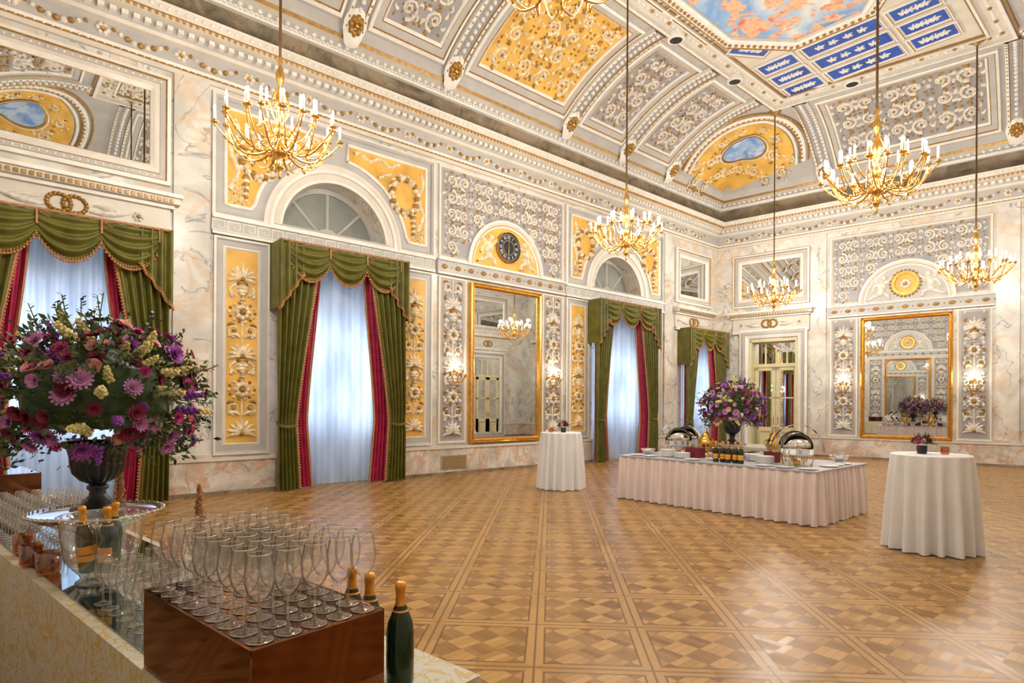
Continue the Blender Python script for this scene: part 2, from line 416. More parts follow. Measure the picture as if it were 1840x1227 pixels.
# walls
def slab(name,P,hh,mat,label):
    mb=MB(); n=len(P)
    V=[(x,y,0) for x,y in P]+[(x,y,hh) for x,y in P]
    mb.add(V,[tuple(range(n)),tuple(range(n,2*n))]+[(i,(i+1)%n,n+(i+1)%n,n+i) for i in range(n)],mat,False)
    return mb.obj(name,recalc=True,kind='structure',label=label)
wl=slab('wall_left',[(0,YB),(0,YF),(-.6,YF),(-.6,YB)],9.2,'marble','cream veined marble wall with tall windows')
wf=slab('wall_far',[(0,YF),(RX,YC),(RX,YC+.6),(0,YF+.6)],9.2,'marble','cream veined marble end wall')
slab('wall_right',[(RX,YB),(RX+.3,YB),(RX+.3,YC),(RX,YC)],9.2,'marble','cream veined marble wall')
slab('wall_back',[(0,YB),(RX,YB),(RX,YB-.3),(0,YB-.3)],9.2,'marble','cream veined marble wall')
UA,UD=1.0,18.95
U1,U2=5.45,14.5
ZB=4.98
def cutter(F,items):
    mb=MB()
    for it in items:
        if it[0]=='r':
            _,u0,u1,v0,v1=it; box(mb,F,u0,u1,v0,v1,-.9,.3,'marble')
        else:
            _,uc,vc,r=it; n=28
            pts=[(uc+r*cos(pi*i/n),vc+r*sin(pi*i/n)) for i in range(n+1)]
            k=len(pts); V=[F(u,v,-.9) for u,v in pts]+[F(u,v,.3) for u,v in pts]
            mb.add(V,[tuple(range(k)),tuple(range(k,2*k))]+[(i,(i+1)%k,k+(i+1)%k,k+i) for i in range(k)],'marble',False)
    return mb.obj('cut',recalc=True)
def boolean(o,c):
    md=o.modifiers.new('b','BOOLEAN'); md.operation='DIFFERENCE'; md.solver='EXACT'; md.object=c
    dg=bpy.context.evaluated_depsgraph_get(); dg.update()
    me=bpy.data.meshes.new_from_object(o.evaluated_get(dg)); o.modifiers.clear(); o.data=me
    bpy.data.objects.remove(c)
boolean(wl,cutter(FL,[('r',U1-1.15,U1+1.15,-.1,4.6),('a',U1,ZB,1.12),('r',U2-1.15,U2+1.15,-.1,4.6),('a',U2,ZB,1.12),('r',UA-1.1,UA+1.1,-.1,4.3),('r',UD-1.0,UD+1.0,-.1,4.3)]))
DU=1.98
boolean(wf,cutter(FF,[('r',DU-.8,DU+.8,-.1,3.95)]))

# ceiling
mb=MB()
loopsweep(mb,[(D0+(D1-D0)*i/24,cove(D0+(D1-D0)*i/24),'greyl') for i in range(25)],True)
mb.add([(x,y,ZC1) for x,y in poly_off(D1)],[(0,1,2,3)],'cream',False)
mb.obj('ceiling',kind='structure',label='coved vaulted ceiling with painted coffers')
# cornice
mb=MB()
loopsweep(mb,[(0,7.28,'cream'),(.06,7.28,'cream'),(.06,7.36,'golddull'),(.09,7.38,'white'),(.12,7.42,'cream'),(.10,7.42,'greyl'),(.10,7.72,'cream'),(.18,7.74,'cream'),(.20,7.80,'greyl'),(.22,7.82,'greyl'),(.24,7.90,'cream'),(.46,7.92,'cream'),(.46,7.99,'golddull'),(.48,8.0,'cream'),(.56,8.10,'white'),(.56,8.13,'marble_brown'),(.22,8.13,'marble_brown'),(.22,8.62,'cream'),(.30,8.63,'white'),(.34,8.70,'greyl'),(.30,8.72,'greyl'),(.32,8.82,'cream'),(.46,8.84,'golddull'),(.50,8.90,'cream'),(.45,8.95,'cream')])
trim(mb,'projecting stucco cornice with gilded lines around the room')
for F,L in ((FL,(YB,YF)),(FF,(0,LF)),(FR,(0,YC-YB)),(FB,(0,RX))):
    mb=MB(); u0,u1=L[0]+.3,L[1]-.3
    near=F in (FL,FF)
    dent(mb,F,u0,u1,7.83,7.90,.16,.22,.34,'white')
    dent(mb,F,u0,u1,7.93,7.98,.10,.46,.49,'gold',.4)
    beads(mb,F,u0,u1,7.39,.11,.025,'white',.03,.08)
    beads(mb,F,u0,u1,8.06,.13,.035,'white',.04,.52)
    beads(mb,F,u0,u1,8.78,.17,.055,'white',.05,.30)
    dent(mb,F,u0,u1,8.66,8.70,.09,.32,.36,'white')
    if near:
        u=u0
        while u<u1-1.2:
            for i in range(9):
                t=i/8; blob(mb,F,u+.25+t*.75,7.62-.11*sin(pi*t),.035+.02*sin(pi*t),.06,'relief' if i%2 else 'golddull',6,.10)
            rosette(mb,F,u+.1,7.58,.11,'relief','gold',6,.10)
            u+=1.12
    trim(mb,'dentil and garland frieze of the cornice')

# ------------------------------------------------------------------ bays
def paneled(mb,F,u0,u1,v0,v1,inner,nu=1,fr=None):
    frame(mb,F,u0,u1,v0,v1,[(0,0,'cream'),(0,.05,'white'),(.035,.06,'cream'),(.06,.035,'golddull'),(.07,.035,'greyl'),(.10,.035,'greyl')])
    patch(mb,F,u0+.09,u1-.09,v0+.09,v1-.09,.036,inner)
def frieze_band(mb,F,u0,u1,z0,z1,kind):
    box(mb,F,u0,u1,z0,z1,0,.07,'greyl')
    box(mb,F,u0,u1,z0,z0+.04,.07,.10,'white'); box(mb,F,u0,u1,z1-.04,z1,.07,.12,'white')
    if kind=='greek':
        k=int((u1-u0)/.26); s=(u1-u0)/k; a,b=z0+.07,z1-.07; h=b-a
        for i in range(k):
            u=u0+i*s
            rel(mb,F,[(u,a),(u,b),(u+s*.8,b),(u+s*.8,a+h*.3),(u+s*.4,a+h*.3),(u+s*.4,a+h*.62)],.012,'white',.02,.07)
            rel(mb,F,[(u,a),(u+s,a)],.012,'white',.02,.07)
    else:
        k=int((u1-u0)/.36); s=(u1-u0)/k; zc=(z0+z1)/2
        for i in range(k):
            u=u0+(i+.5)*s
            for j in range(5): leaf(mb,F,u,zc-.05,pi/2+(j-2)*.5,.12,.022,'golddull',.07,.1)
            blob(mb,F,u+s*.5,zc,.022,.02,'golddull',5,.07)
wcount=[0]
def arched_bay(F,uc,hw,window=True):
    u0,u1=uc-hw,uc+hw
    mb=MB()
    frame(mb,F,u0,u1,ZB,7.2,[(0,0,'cream'),(0,.07,'white'),(.05,.09,'greyl'),(.10,.05,'greyl')])
    for sd in (-1,1):
        n=26
        def col(ro,v0,v1,ua,ub,d,mat):
            A=[];
            for i in range(n+1):
                u=ua+(ub-ua)*i/n; x=abs(u-uc); vb=v0
                if x<ro: vb=max(v0,ZB+math.sqrt(ro*ro-x*x))
                A.append((u,vb,v1))
            V=[F(u,b,d) for u,b,t in A]+[F(u,t,d) for u,b,t in A]
            mb.add(V,[(i,i+1,n+2+i,n+1+i) for i in range(n)],mat,False); return A
        col(1.45,ZB,7.12,uc,uc+sd*(hw-.08),.03,'greyl')
        A=col(1.66,ZB+.24,6.97,uc+sd*.22,uc+sd*(hw-.23),.04,'yellow')
        ol=[(u,b) for u,b,t in A]+[(A[-1][0],A[-1][2]),(A[0][0],A[0][2]),(A[0][0],A[0][1])]
        rel(mb,F,ol,.035,'white',.04,.04); 
        wc=(uc+sd*(hw-.80),6.22)
        for i in range(26):
            a=2*pi*i/26; rr=.36+.03*(i%2)
            blob(mb,F,wc[0]+rr*cos(a)*.85,wc[1]+rr*sin(a),.07,.11,'yrelief' if i%3 else 'golddull',6,.04)
            leaf(mb,F,wc[0]+rr*cos(a)*.85,wc[1]+rr*sin(a),a+.6,.16,.035,'yrelief' if i%2 else 'golddull',.04)
        rel(mb,F,[(wc[0]+sd*.42+.07*sin(i*1.1),6.80-i*.13) for i in range(11)],.04,'yrelief',.05,.04)
        rel(mb,F,[(uc+sd*(.36+i*.09),6.82+.06*sin(i*1.2)) for i in range(13)],.04,'yrelief',.05,.04)
        rel(mb,F,[(wc[0]-sd*.36-sd*.04*i+.03*sin(i*1.4),6.62-.02*i) for i in range(8)],.03,'yrelief',.05,.04)
        for i in range(8): blob(mb,F,wc[0]+sd*.22,5.78-i*.06,.08-.006*i,.08,'yrelief' if i%2 else 'golddull',6,.04)
        a_,b_=sorted((uc+sd*(hw-.62),uc+sd*(hw-.28)))
        arab(mb,F,a_,b_,5.28,5.62,.18,'yrelief','golddull',None,.04)
    arcs(mb,F,uc,ZB,[(1.48,0,'cream'),(1.48,.08,'white'),(1.42,.12,'cream'),(1.36,.10,'white'),(1.30,.10,'cream'),(1.28,.07,'cream'),(1.17,.07,'white'),(1.12,.05,'cream'),(1.12,0,'cream'),(1.12,-.55,'cream')])
    frieze_band(mb,F,u0,u1,4.66,ZB,'greek')
    for sd in (-1,1):
        a,b=sorted((uc+sd*(hw-.04),uc+sd*(hw-1.02)))
        frame(mb,F,a,b,.70,4.64,[(0,0,'greyl'),(0,.05,'white'),(.04,.06,'greyl'),(.07,.03,'greyl'),(.16,.03,'white'),(.19,.05,'cream'),(.22,.03,'yellow'),(.23,.03,'yellow')])
        patch(mb,F,a+.2,b-.2,.9,4.44,.035,'yellow')
        candel(mb,F,(a+b)/2,1.0,4.3,.54,'yrelief','golddull',.035)
    trim(mb,'arched bay surround with ochre panels and gilded wreath reliefs')
    mb=MB(); n=28
    V=[F(uc,ZB,-.45)]+[F(uc+1.12*cos(pi*i/n),ZB+1.12*sin(pi*i/n),-.45) for i in range(n+1)]
    mb.add(V,[(0,i,i+1) for i in range(1,n+1)],'lunette',False)
    arcs(mb,F,uc,ZB,[(1.12,-.40,'greyl'),(1.02,-.40,'greyl'),(1.02,-.45,'greyl')])
    arcs(mb,F,uc,ZB,[(.30,-.45,'greyl'),(.30,-.40,'greyl'),(.22,-.40,'greyl'),(.22,-.45,'greyl')])
    for k in (1,2,3):
        a=pi*k/4; rel(mb,F,[(uc+.25*cos(a),ZB+.25*sin(a)),(uc+1.05*cos(a),ZB+1.05*sin(a))],.035,'greyl',.05,-.45)
    box(mb,F,uc-1.12,uc+1.12,ZB-.02,ZB+.07,-.5,-.36,'greyl')
    wcount[0]+=1; mb.obj('window_%d'%wcount[0],kind='structure',label='half-round fanlight window with radial glazing bars')
def rect_window(F,uc,hw,zt):
    mb=MB()
    for (a,b) in ((uc-hw,uc-hw+.1),(uc+hw-.1,uc+hw),(uc-.06,uc+.06)): box(mb,F,a,b,0,zt,-.42,-.34,'cream')
    for z in (0.02,1.1,2.2,3.3,zt-.12): box(mb,F,uc-hw,uc+hw,z,z+.07,-.42,-.36,'cream')
    patch(mb,F,uc-hw,uc+hw,0,zt,-.40,'pane')
    wcount[0]+=1; mb.obj('window_%d'%wcount[0],kind='structure',label='tall casement window with cream glazing bars')
    ld=bpy.data.lights.new('daylight','AREA'); ld.shape='RECTANGLE'; ld.size=hw*1.9; ld.size_y=zt*.96; ld.energy=150; ld.color=(.72,.85,1)
    lo=bpy.data.objects.new('window_daylight',ld); COL.objects.link(lo)
    lo.location=F(uc,zt/2,-.58); 
    t=Vector(F(uc,zt/2,1))-Vector(F(uc,zt/2,0)); lo.rotation_euler=t.to_track_quat('-Z','Z').to_euler()
def wall_mirror(F,u0,u1,v0,v1,label):
    c=F((u0+u1)/2,v0,0.03); e=empty('wall_mirror',c,label,'mirror','gilt framed pier mirrors')
    mb=MB(); g=lambda u,v,d:tuple(Vector(F(u,v,d))-Vector(c))
    frame(mb,g,u0,u1,v0,v1,[(0,.0,'gold'),(0,.12,'gold'),(.03,.14,'brass'),(.07,.10,'gold'),(.09,.13,'gold'),(.12,.05,'gold')])
    beads(mb,g,u0+.02,u1-.02,v0+.03,.06,.016,'brass',.02,.13); beads(mb,g,u0+.02,u1-.02,v1-.03,.06,.016,'brass',.02,.13)
    mb.obj('frame',e)
    mb=MB(); patch(mb,g,u0+.11,u1-.11,v0+.11,v1-.11,.055,'mirror'); mb.obj('glass',e)
def mirror_bay(F,uc,hw,dz=0,clock=False,u_m=1.18):
    u0,u1=uc-hw,uc+hw; mb=MB(); zb=5.02+dz
    paneled(mb,F,u0+.05,u1-.05,zb+.02,7.2+dz*.7,'grey')
    rO=1.25
    arcs(mb,F,uc,zb,[(rO,.03,'white'),(rO,.10,'white'),(rO-.06,.12,'cream'),(rO-.12,.08,'golddull'),(rO-.14,.08,'white'),(rO-.18,.06,'white')])
    n=24
    mat='yellow' if clock else 'greyl'
    V=[F(uc,zb+.04,.06)]+[F(uc+1.08*cos(pi*i/n),zb+.04+1.05*sin(pi*i/n),.06) for i in range(n+1)]
    mb.add(V,[(0,i,i+1) for i in range(1,n+1)],mat,False)
    sk=lambda u,v,r: math.hypot(u-uc,v-zb)<rO+.02+r*.7
    arab(mb,F,u0+.2,u1-.2,zb+.12,7.08+dz*.7,.42,'relief','golddull',sk,.036)
    for sd in (-1,1):
        x=uc+sd*.62; rm='yrelief' if clock else 'relief'
        blob(mb,F,x-sd*.06,zb+.74,.085,.10,rm,9,.06)
        blob(mb,F,x,zb+.50,.13,.12,rm,9,.06,1.35)
        blob(mb,F,x+sd*.02,zb+.30,.12,.12,rm,9,.06)
        rel(mb,F,[(x-sd*.05,zb+.58),(x-sd*.18,zb+.62),(x-sd*.28,zb+.74)],[.045,.04,.03],rm,.06,.06)
        rel(mb,F,[(x+sd*.08,zb+.58),(x+sd*.2,zb+.48),(x+sd*.26,zb+.34)],[.045,.04,.03],rm,.06,.06)
        rel(mb,F,[(x,zb+.28),(x-sd*.16,zb+.22),(x-sd*.2,zb+.08)],[.065,.055,.035],rm,.08,.06)
        rel(mb,F,[(x+sd*.04,zb+.26),(x+sd*.2,zb+.18),(x+sd*.36,zb+.1)],[.065,.055,.03],rm,.08,.06)
        leaf(mb,F,x+sd*.08,zb+.62,pi/2-sd*.9,.25,.05,rm,.06)
    if not clock:
        arcs(mb,F,uc,zb+.52,[(.36,.06,'gold'),(.36,.12,'gold'),(.28,.12,'gold'),(.27,.06,'gold')],a1=2*pi)
        arcs(mb,F,uc,zb+.52,[(.28,.07,'yellow'),(.01,.07,'yellow')],a1=2*pi)
        for i in range(24): blob(mb,F,uc+.40*cos(i*pi/12),zb+.52+.40*sin(i*pi/12),.04,.05,'golddull',5,.06)
        rosette(mb,F,uc,zb+.5,.16,'relief','gold',7,.07)
    frieze_band(mb,F,u0,u1,4.66+dz,zb,'palm')
    for sd in (-1,1):
        a,b=sorted((uc+sd*(hw-.05),uc+sd*(u_m+.09)))
        paneled(mb,F,a,b,.72+dz*.3,4.62+dz,'grey')
        candel(mb,F,(a+b)/2,.88,4.5+dz,.56,'relief','golddull',.036)
        for sd2 in (-1,1):
            for j in range(16):
                leaf(mb,F,(a+b)/2+sd2*.2,1.0+j*.22,pi/2-sd2*.9,.12,.035,'relief' if j%2 else 'golddull',.036,sd2*1.2)
    trim(mb,'arabesque stucco panels around the pier mirror')
    wall_mirror(F,uc-u_m,uc+u_m,.70+dz*.3,4.58+dz,'tall mirror in beaded gilt frame on ornate wall panel')
def panel_bay(F,uc,hw,win=True,dz=0,door=False):
    mb=MB()
    z0,z1=5.32+dz,7.16+dz
    frame(mb,F,uc-hw,uc+hw,z0,z1,[(0,0,'cream'),(0,.09,'white'),(.06,.11,'golddull'),(.08,.08,'greyl'),(.16,.08,'golddull'),(.17,.09,'cream'),(.24,.10,'white'),(.30,.04,'golddull'),(.32,.03,'cream')])
    for v in (z0+.12,z1-.12): beads(mb,F,uc-hw+.1,uc+hw-.1,v,.1,.02,'white',.02,.08)
    zt=4.42+dz
    box(mb,F,uc-hw-.05,uc+hw+.05,zt+.50,zt+.56,0,.14,'white'); box(mb,F,uc-hw-.12,uc+hw+.12,zt+.56,zt+.66,0,.24,'cream'); box(mb,F,uc-hw-.15,uc+hw+.15,zt+.66,zt+.72,0,.30,'white')
    dent(mb,F,uc-hw-.05,uc+hw+.05,zt+.57,zt+.63,.09,.24,.27,'golddull')
    box(mb,F,uc-hw,uc+hw,zt+.02,zt+.50,0,.06,'cream'); box(mb,F,uc-hw,uc+hw,zt-.02,zt+.05,0,.10,'white')
    for sd in (-1,1):
        for i in range(16):
            a=2*pi*i/16; blob(mb,F,uc+sd*.1+.15*cos(a),zt+.29+.13*sin(a),.04,.06,'golddull',6,.06)
        leaf(mb,F,uc+sd*.3,zt+.22,0 if sd>0 else pi,.55,.05,'relief',.06,sd*.15)
        leaf(mb,F,uc+sd*.35,zt+.33,0 if sd>0 else pi,.4,.05,'relief',.06,-sd*.15)
        rosette(mb,F,uc+sd*.95,zt+.28,.09,'relief','golddull',6,.06)
    trim(mb,'moulded overdoor panel and entablature with gilded laurel rings')
    mb=MB(); patch(mb,F,uc-hw+.31,uc+hw-.31,z0+.31,z1-.31,.035,'mirror')
    mb.obj('overdoor_mirror',label='rectangular mirror pane in stucco moulded frame',cat='mirror')
arched_bay(FL,U1,2.37); arched_bay(FL,U2,2.32)
mirror_bay(FL,10.02,2.12,0,True)
mirror_bay(FF,5.84,2.12,-.16,False)
panel_bay(FL,UA,1.42); panel_bay(FL,UD-.35,1.1,dz=-.2)
panel_bay(FF,DU-.1,1.27,dz=-.22)
panel_bay(FF,10.2,1.27,dz=-.22)
for u,hw,z in ((UA,1.1,4.3),(U1,1.15,4.6),(U2,1.15,4.6),(UD,1.0,4.3)): rect_window(FL,u,hw,z)
# opposite walls (seen in the mirrors)
mirror_bay(FR,11.5,2.12,0,False); panel_bay(FR,2.6,1.3); panel_bay(FR,6.6,1.3); panel_bay(FR,16.2,1.3)
mirror_bay(FB,6.3,2.12,0,False); panel_bay(FB,1.9,1.3); panel_bay(FB,10.6,1.3)
for F,a,b in ((FL,2.47,3.04),(FL,16.86,17.3),(FF,3.2,3.66),(FF,8.0,8.5),(FF,11.6,12.2),(FL,-.9,-.5),(FR,4.3,4.8),(FR,8.3,8.8)):
    mb=MB(); box(mb,F,a,b,.64,7.28,0,.07,'marble'); box(mb,F,a-.02,b+.02,.64,.72,0,.10,'marble_dado'); trim(mb,'veined marble pilaster strip')
# dado
for nm,F,segs in (('baseboard_left',FL,[(YB,-.3),(2.3,4.22),(6.68,13.3),(15.7,17.85)]),('baseboard_far',FF,[(0,.95),(3.0,LF)]),('baseboard_right',FR,[(0,1.6),(3.6,5.6),(7.6,YC-YB)]),('baseboard_back',FB,[(0,.9),(2.9,RX)])):
    mb=MB()
    for a,b in segs:
        box(mb,F,a,b,0,.60,0,.08,'marble_dado'); box(mb,F,a,b,.60,.66,0,.11,'cream'); box(mb,F,a,b,0,.06,.08,.10,'marble_brown')
    mb.obj(nm,kind='structure',label='veined marble plinth with moulded cap')
mb=MB(); box(mb,FL,8.0,8.75,.12,.45,.08,.10,'grille')
for i in range(9): box(mb,FL,8.03,8.72,.14+i*.034,.155+i*.034,.10,.112,'golddull')
mb.obj('floor_vent_grille',label='stone coloured vent grille in the marble plinth',cat='vent')
# doors
dcount=[0]
def door(F,u,dd):
    mb=MB()
    frame(mb,F,u-1.12,u+1.12,-.02,4.30,[(0,0,'cream'),(0,.10,'white'),(.08,.12,'golddull'),(.10,.09,'greyl'),(.20,.08,'white'),(.30,.05,'cream'),(.32,0,'cream')])
    if dd<-.1:
        box(mb,F,u-.8,u-.72,0,3.95,-.5,0,'doorwhite'); box(mb,F,u+.72,u+.8,0,3.95,-.5,0,'doorwhite'); box(mb,F,u-.8,u+.8,3.87,3.95,-.5,0,'doorwhite')
    trim(mb,'moulded door surround')
    mb=MB(); d0,d1=dd-.06,dd
    for sd in (-1,1):
        a,b=sorted((u+sd*.01,u+sd*.71))
        for x0,x1,z0,z1 in ((a,a+.12,0,3.0),(b-.12,b,0,3.0),(a,b,0,.9),(a,b,2.88,3.0),(a,b,1.9,1.95)): box(mb,F,x0,x1,z0,z1,d0,d1,'doorwhite')
        frame(mb,F,a+.16,b-.16,.2,.75,[(0,d1,'golddull'),(.02,d1+.02,'doorwhite'),(.05,d1,'doorwhite')])
        patch(mb,F,a+.1,b-.1,.9,2.9,d0+.02,'mirror')
        rel(mb,F,[(u+sd*.07,1.0),(u+sd*.07,1.25)],.015,'brass',.04,d1)
    box(mb,F,u-.72,u+.72,3.0,3.12,d0-.02,d1+.04,'doorwhite'); patch(mb,F,u-.72,u+.72,3.12,3.87,d0+.02,'mirror')
    for k in range(3): box(mb,F,u-.36+k*.36-.02,u-.36+k*.36+.02,3.12,3.87,d0,d1,'doorwhite')
    dcount[0]+=1; mb.obj('door_%d'%dcount[0],kind='structure',label='pale yellow glazed double door with transom')
door(FF,DU,-.34); door(FR,2.6,.07); door(FR,6.6,.07); door(FB,1.9,.07)
# speaker
mb=MB(); box(mb,FF,.22,.36,3.7,4.15,.03,.15,'white'); box(mb,FF,.235,.345,3.72,4.13,.15,.155,'greyl')
mb.obj('wall_speaker',label='slim white loudspeaker on marble wall near the corner',cat='speaker')

# clock
cc=(10.02,5.60)
e=empty('wall_clock',FL(cc[0],cc[1]-.36,.06),'round dark-faced clock between relief cherubs','clock')
o0=Vector(e.location); H=lambda u,v,d:tuple(Vector(FL(u,v,d))-o0)
mb=MB(); arcs(mb,H,cc[0],cc[1],[(.39,.06,'golddull'),(.39,.13,'golddull'),(.37,.15,'dark'),(.34,.13,'dark'),(.34,.11,'dark')],a1=2*pi,n=48)
for i in range(36): blob(mb,H,cc[0]+.38*cos(i*pi/18),cc[1]+.38*sin(i*pi/18),.016,.02,'brass',5,.14)
mb.obj('clock_rim',e)
mb=MB(); arcs(mb,H,cc[0],cc[1],[(.345,.115,'urn'),(.001,.115,'urn')],a1=2*pi,n=48)
arcs(mb,H,cc[0],cc[1],[(.185,.117,'cream'),(.178,.117,'cream')],a1=2*pi,n=48); arcs(mb,H,cc[0],cc[1],[(.335,.117,'cream'),(.328,.117,'cream')],a1=2*pi,n=48); mb.obj('clock_face',e)
rn=['XII','I','II','III','IIII','V','VI','VII','VIII','IX','X','XI']
for i,t in enumerate(rn):
    mb=MB()
    cu=bpy.data.curves.new('t','FONT'); cu.body=t; cu.size=.12; cu.align_x='CENTER'; cu.align_y='CENTER'
    to=bpy.data.objects.new('t',cu); COL.objects.link(to)
    dg=bpy.context.evaluated_depsgraph_get(); me=bpy.data.meshes.new_from_object(to.evaluated_get(dg))
    a=-i*pi/6; vs=[]
    for v in me.vertices:
        x,y=v.co.x*.75,v.co.y+.256; vs.append(H(cc[0]+x*cos(a)-y*sin(a),cc[1]+x*sin(a)+y*cos(a),.119))
    mb.add(vs,[tuple(p.vertices) for p in me.polygons],'white',False)
    bpy.data.objects.remove(to)
    mb.obj('numeral',e)
mb=MB(); rel(mb,H,[(cc[0]-.005,cc[1]-.04),(cc[0]+.01,cc[1]+.25)],.012,'brass',.01,.12); mb.obj('minute_hand',e)
mb=MB(); rel(mb,H,[(cc[0],cc[1]+.03),(cc[0]-.01,cc[1]-.16)],.016,'brass',.01,.125); mb.obj('hour_hand',e)

# ------------------------------------------------------------------ ceiling ornament
def cpanel(F,u0,u1,v0,v1,inner,m1,m2,cell):
    mb=MB(); n=12
    frame(mb,F,u0,u1,v0,v1,[(0,0,'white'),(0,.07,'white'),(.06,.09,'golddull'),(.08,.06,'greyl'),(.20,.06,'golddull'),(.22,.07,'white'),(.27,.03,'white')],n)
    patch(mb,F,u0+.25,u1-.25,v0+.25,v1-.25,.03,inner,8,14)
    arab(mb,F,u0+.32,u1-.32,v0+.32,v1-.32,cell,m1,m2,None,.03)
    trim(mb,'coffered vault panel with arabesque relief')
rl=[.9,3.2,5.5,7.9,11.7,14.1,16.4]
for i in range(6):
    a,b=rl[i]+.28,rl[i+1]-.28
    if i==3: cpanel(CL,a,b,.62,3.25,'yellow','yrelief','golddull',.52)
    else: cpanel(CL,a,b,.62,3.25,'grey','relief','golddull',.46)
cpanel(CF,4.05,8.1,.62,3.2,'grey','relief','golddull',.6)
cpanel(CF,8.75,10.4,.62,3.2,'yellow','yrelief','golddull',.5)
cpanel(CB,4.2,8.2,.62,3.2,'grey','relief','golddull',.6)
rr=[4.2,6.4,8.6,10.8,14.4,16.6,18.8]
for i in range(6): cpanel(CR,rr[i]+.28,rr[i+1]-.28,.62,3.2,'yellow' if i==3 else 'grey','relief','golddull',.6)
def rib(F,u,v0,v1,w=.2):
    mb=MB()
    for s,(x0,x1,h0,h1,mt) in enumerate(((-w,-w,0,.10,'white'),(-w,-w+.06,.10,.12,'white'),(-w+.06,-w+.08,.12,.09,'golddull'),(-w+.08,w-.08,.09,.09,'grey'),(w-.08,w-.06,.09,.12,'golddull'),(w-.06,w,.12,.10,'white'),(w,w,.10,0,'white'))):
        n=16
        A=[F(u+x0,v0+(v1-v0)*i/n,h0) for i in range(n+1)]; B=[F(u+x1,v0+(v1-v0)*i/n,h1) for i in range(n+1)]
        mb.add(A+B,[(i,i+1,n+2+i,n+1+i) for i in range(n)],mt,False)
    k=int((v1-v0)/.13)
    for i in range(k):
        v=v0+(i+.5)*(v1-v0)/k
        blob(mb,F,u,v,.052,.06,'white',6,.09)
        for sd in (-1,1): blob(mb,F,u+sd*(w-.03),v,.02,.02,'golddull',5,.12)
    rosette(mb,F,u,v0+.12,.17,'golddull','gold',8,.12)
    blob(mb,F,u,v0+.12,.24,.05,'white',14,.09)
    trim(mb,'beaded vault rib with springing medallion')
for u in rl: rib(CL,u,.50,3.45)
for u in (3.72,8.42): rib(CF,u,.50,3.45)
for u in rr: rib(CR,u,.50,3.45)
for u in (3.9,8.5): rib(CB,u,.50,3.45)
def corner(cx,cy,sx,sy):
    mb=MB()
    def P(r,th,off): return G(cx+sx*r*cos(th),cy+sy*r*sin(th),off)
    def Rm(th): return 2.55+.75*sin(2*th)
    a0,a1=.02,pi/2-.02
    grid(mb,lambda s,t:P(.25+(Rm(a0+(a1-a0)*s)-.45)*t,a0+(a1-a0)*s,.05),36,22,'yellow',False)
    for rr_,w_,mt in ((-.12,.05,'white'),(.02,.05,'golddull'),(.14,.06,'white'),(.28,.03,'golddull')):
        n=48
        pts=[((Rm(a0+(a1-a0)*i/n)+rr_),a0+(a1-a0)*i/n) for i in range(n+1)]
        A=[]
        for r,t in pts:
            for c,k in ((-1,0),(-.5,.8),(.5,.8),(1,0)): A.append(P(r+w_*c,t,.03+.07*k))
        mb.add(A,[(i*4+j,i*4+j+1,i*4+j+5,i*4+j+4) for i in range(n) for j in range(3)],mt,True)
    Fk=lambda u,v,d:G(cx+u,cy+v,d)
    for i in range(34):
        t=a0+(a1-a0)*(i+.5)/34; 
        r=Rm(t)+.07; blob(mb,Fk,sx*r*cos(t),sy*r*sin(t),.04,.05,'white',6,.05)
    r0=1.95; ox,oy=sx*r0*.7071,sy*r0*.7071
    dx,dy=sx*.7071,sy*.7071
    Fo=lambda u,v,d:G(cx+ox+dx*v-dy*u*(1),cy+oy+dy*v+dx*u,d)
    n=32; R1,R2=.66,.52
    for k,(ra,rb,mt,of) in enumerate(((.01,1,'sky',.08),(1,1.10,'gold',.11),(1.10,1.16,'white',.10))):
        A=[Fo(R1*ra*cos(2*pi*i/n),R2*ra*sin(2*pi*i/n),of) for i in range(n)]; B=[Fo(R1*rb*cos(2*pi*i/n),R2*rb*sin(2*pi*i/n),of) for i in range(n)]
        mb.add(A+B,[(i,(i+1)%n,n+(i+1)%n,n+i) for i in range(n)],mt,False)
    for sd in (-1,1):
        for u,v,r in ((1.02,-.12,.27),(1.42,-.55,.22),(.62,-.88,.22),(.85,.50,.2),(.2,-.98,.18),(1.55,-.05,.15),(1.05,-1.0,.16),(.35,.78,.15)):
            scroll(mb,Fo,sd*u,v,r,pi/2,sd,'yrelief','golddull',.05)
    trim(mb,'corner vault lunette with painted sky oval')
corner(.62,YF-.62+.09,1,-1)
corner(RX-.62,YB+.62,-1,1); corner(.62,YB+.62,1,1); corner(RX-.62,YC-.8,-1,-1)
# flat centre
mb=MB()
for d,m0,h,w in ((3.45,'golddull',.06,.03),(3.52,'white',.10,.07),(3.95,'white',.08,.05),(4.02,'golddull',.05,.02)):
    A=poly_off(d); B=poly_off(d+w)
    V=[(x,y,ZC1) for x,y in A]+[(x,y,ZC1-h) for x,y in A]+[(x,y,ZC1-h) for x,y in B]+[(x,y,ZC1) for x,y in B]
    mb.add(V,[(k*4+i,k*4+(i+1)%4,k*4+4+(i+1)%4,k*4+4+i) for k in range(3) for i in range(4)],m0,False)
PL=poly_off(3.75)
for i in range(4):
    a=Vector(PL[i]); b=Vector(PL[(i+1)%4]); L=(b-a).length; k=int(L/.16)
    for j in range(k):
        q=a.lerp(b,(j+.5)/k); blob(mb,CC,q.x,q.y,.05,.05,'white' if j%4 else 'golddull',6)
trim(mb,'moulded and beaded border of the flat ceiling field')
FX,FY=6.1,10.1
oct_=lambda a,b,c:[(FX-a,FY-b+c),(FX-a+c*.8,FY-b),(FX+a-c*.8,FY-b),(FX+a,FY-b+c),(FX+a,FY+b-c),(FX+a-c*.8,FY+b),(FX-a+c*.8,FY+b),(FX-a,FY+b-c)]
mb=MB()
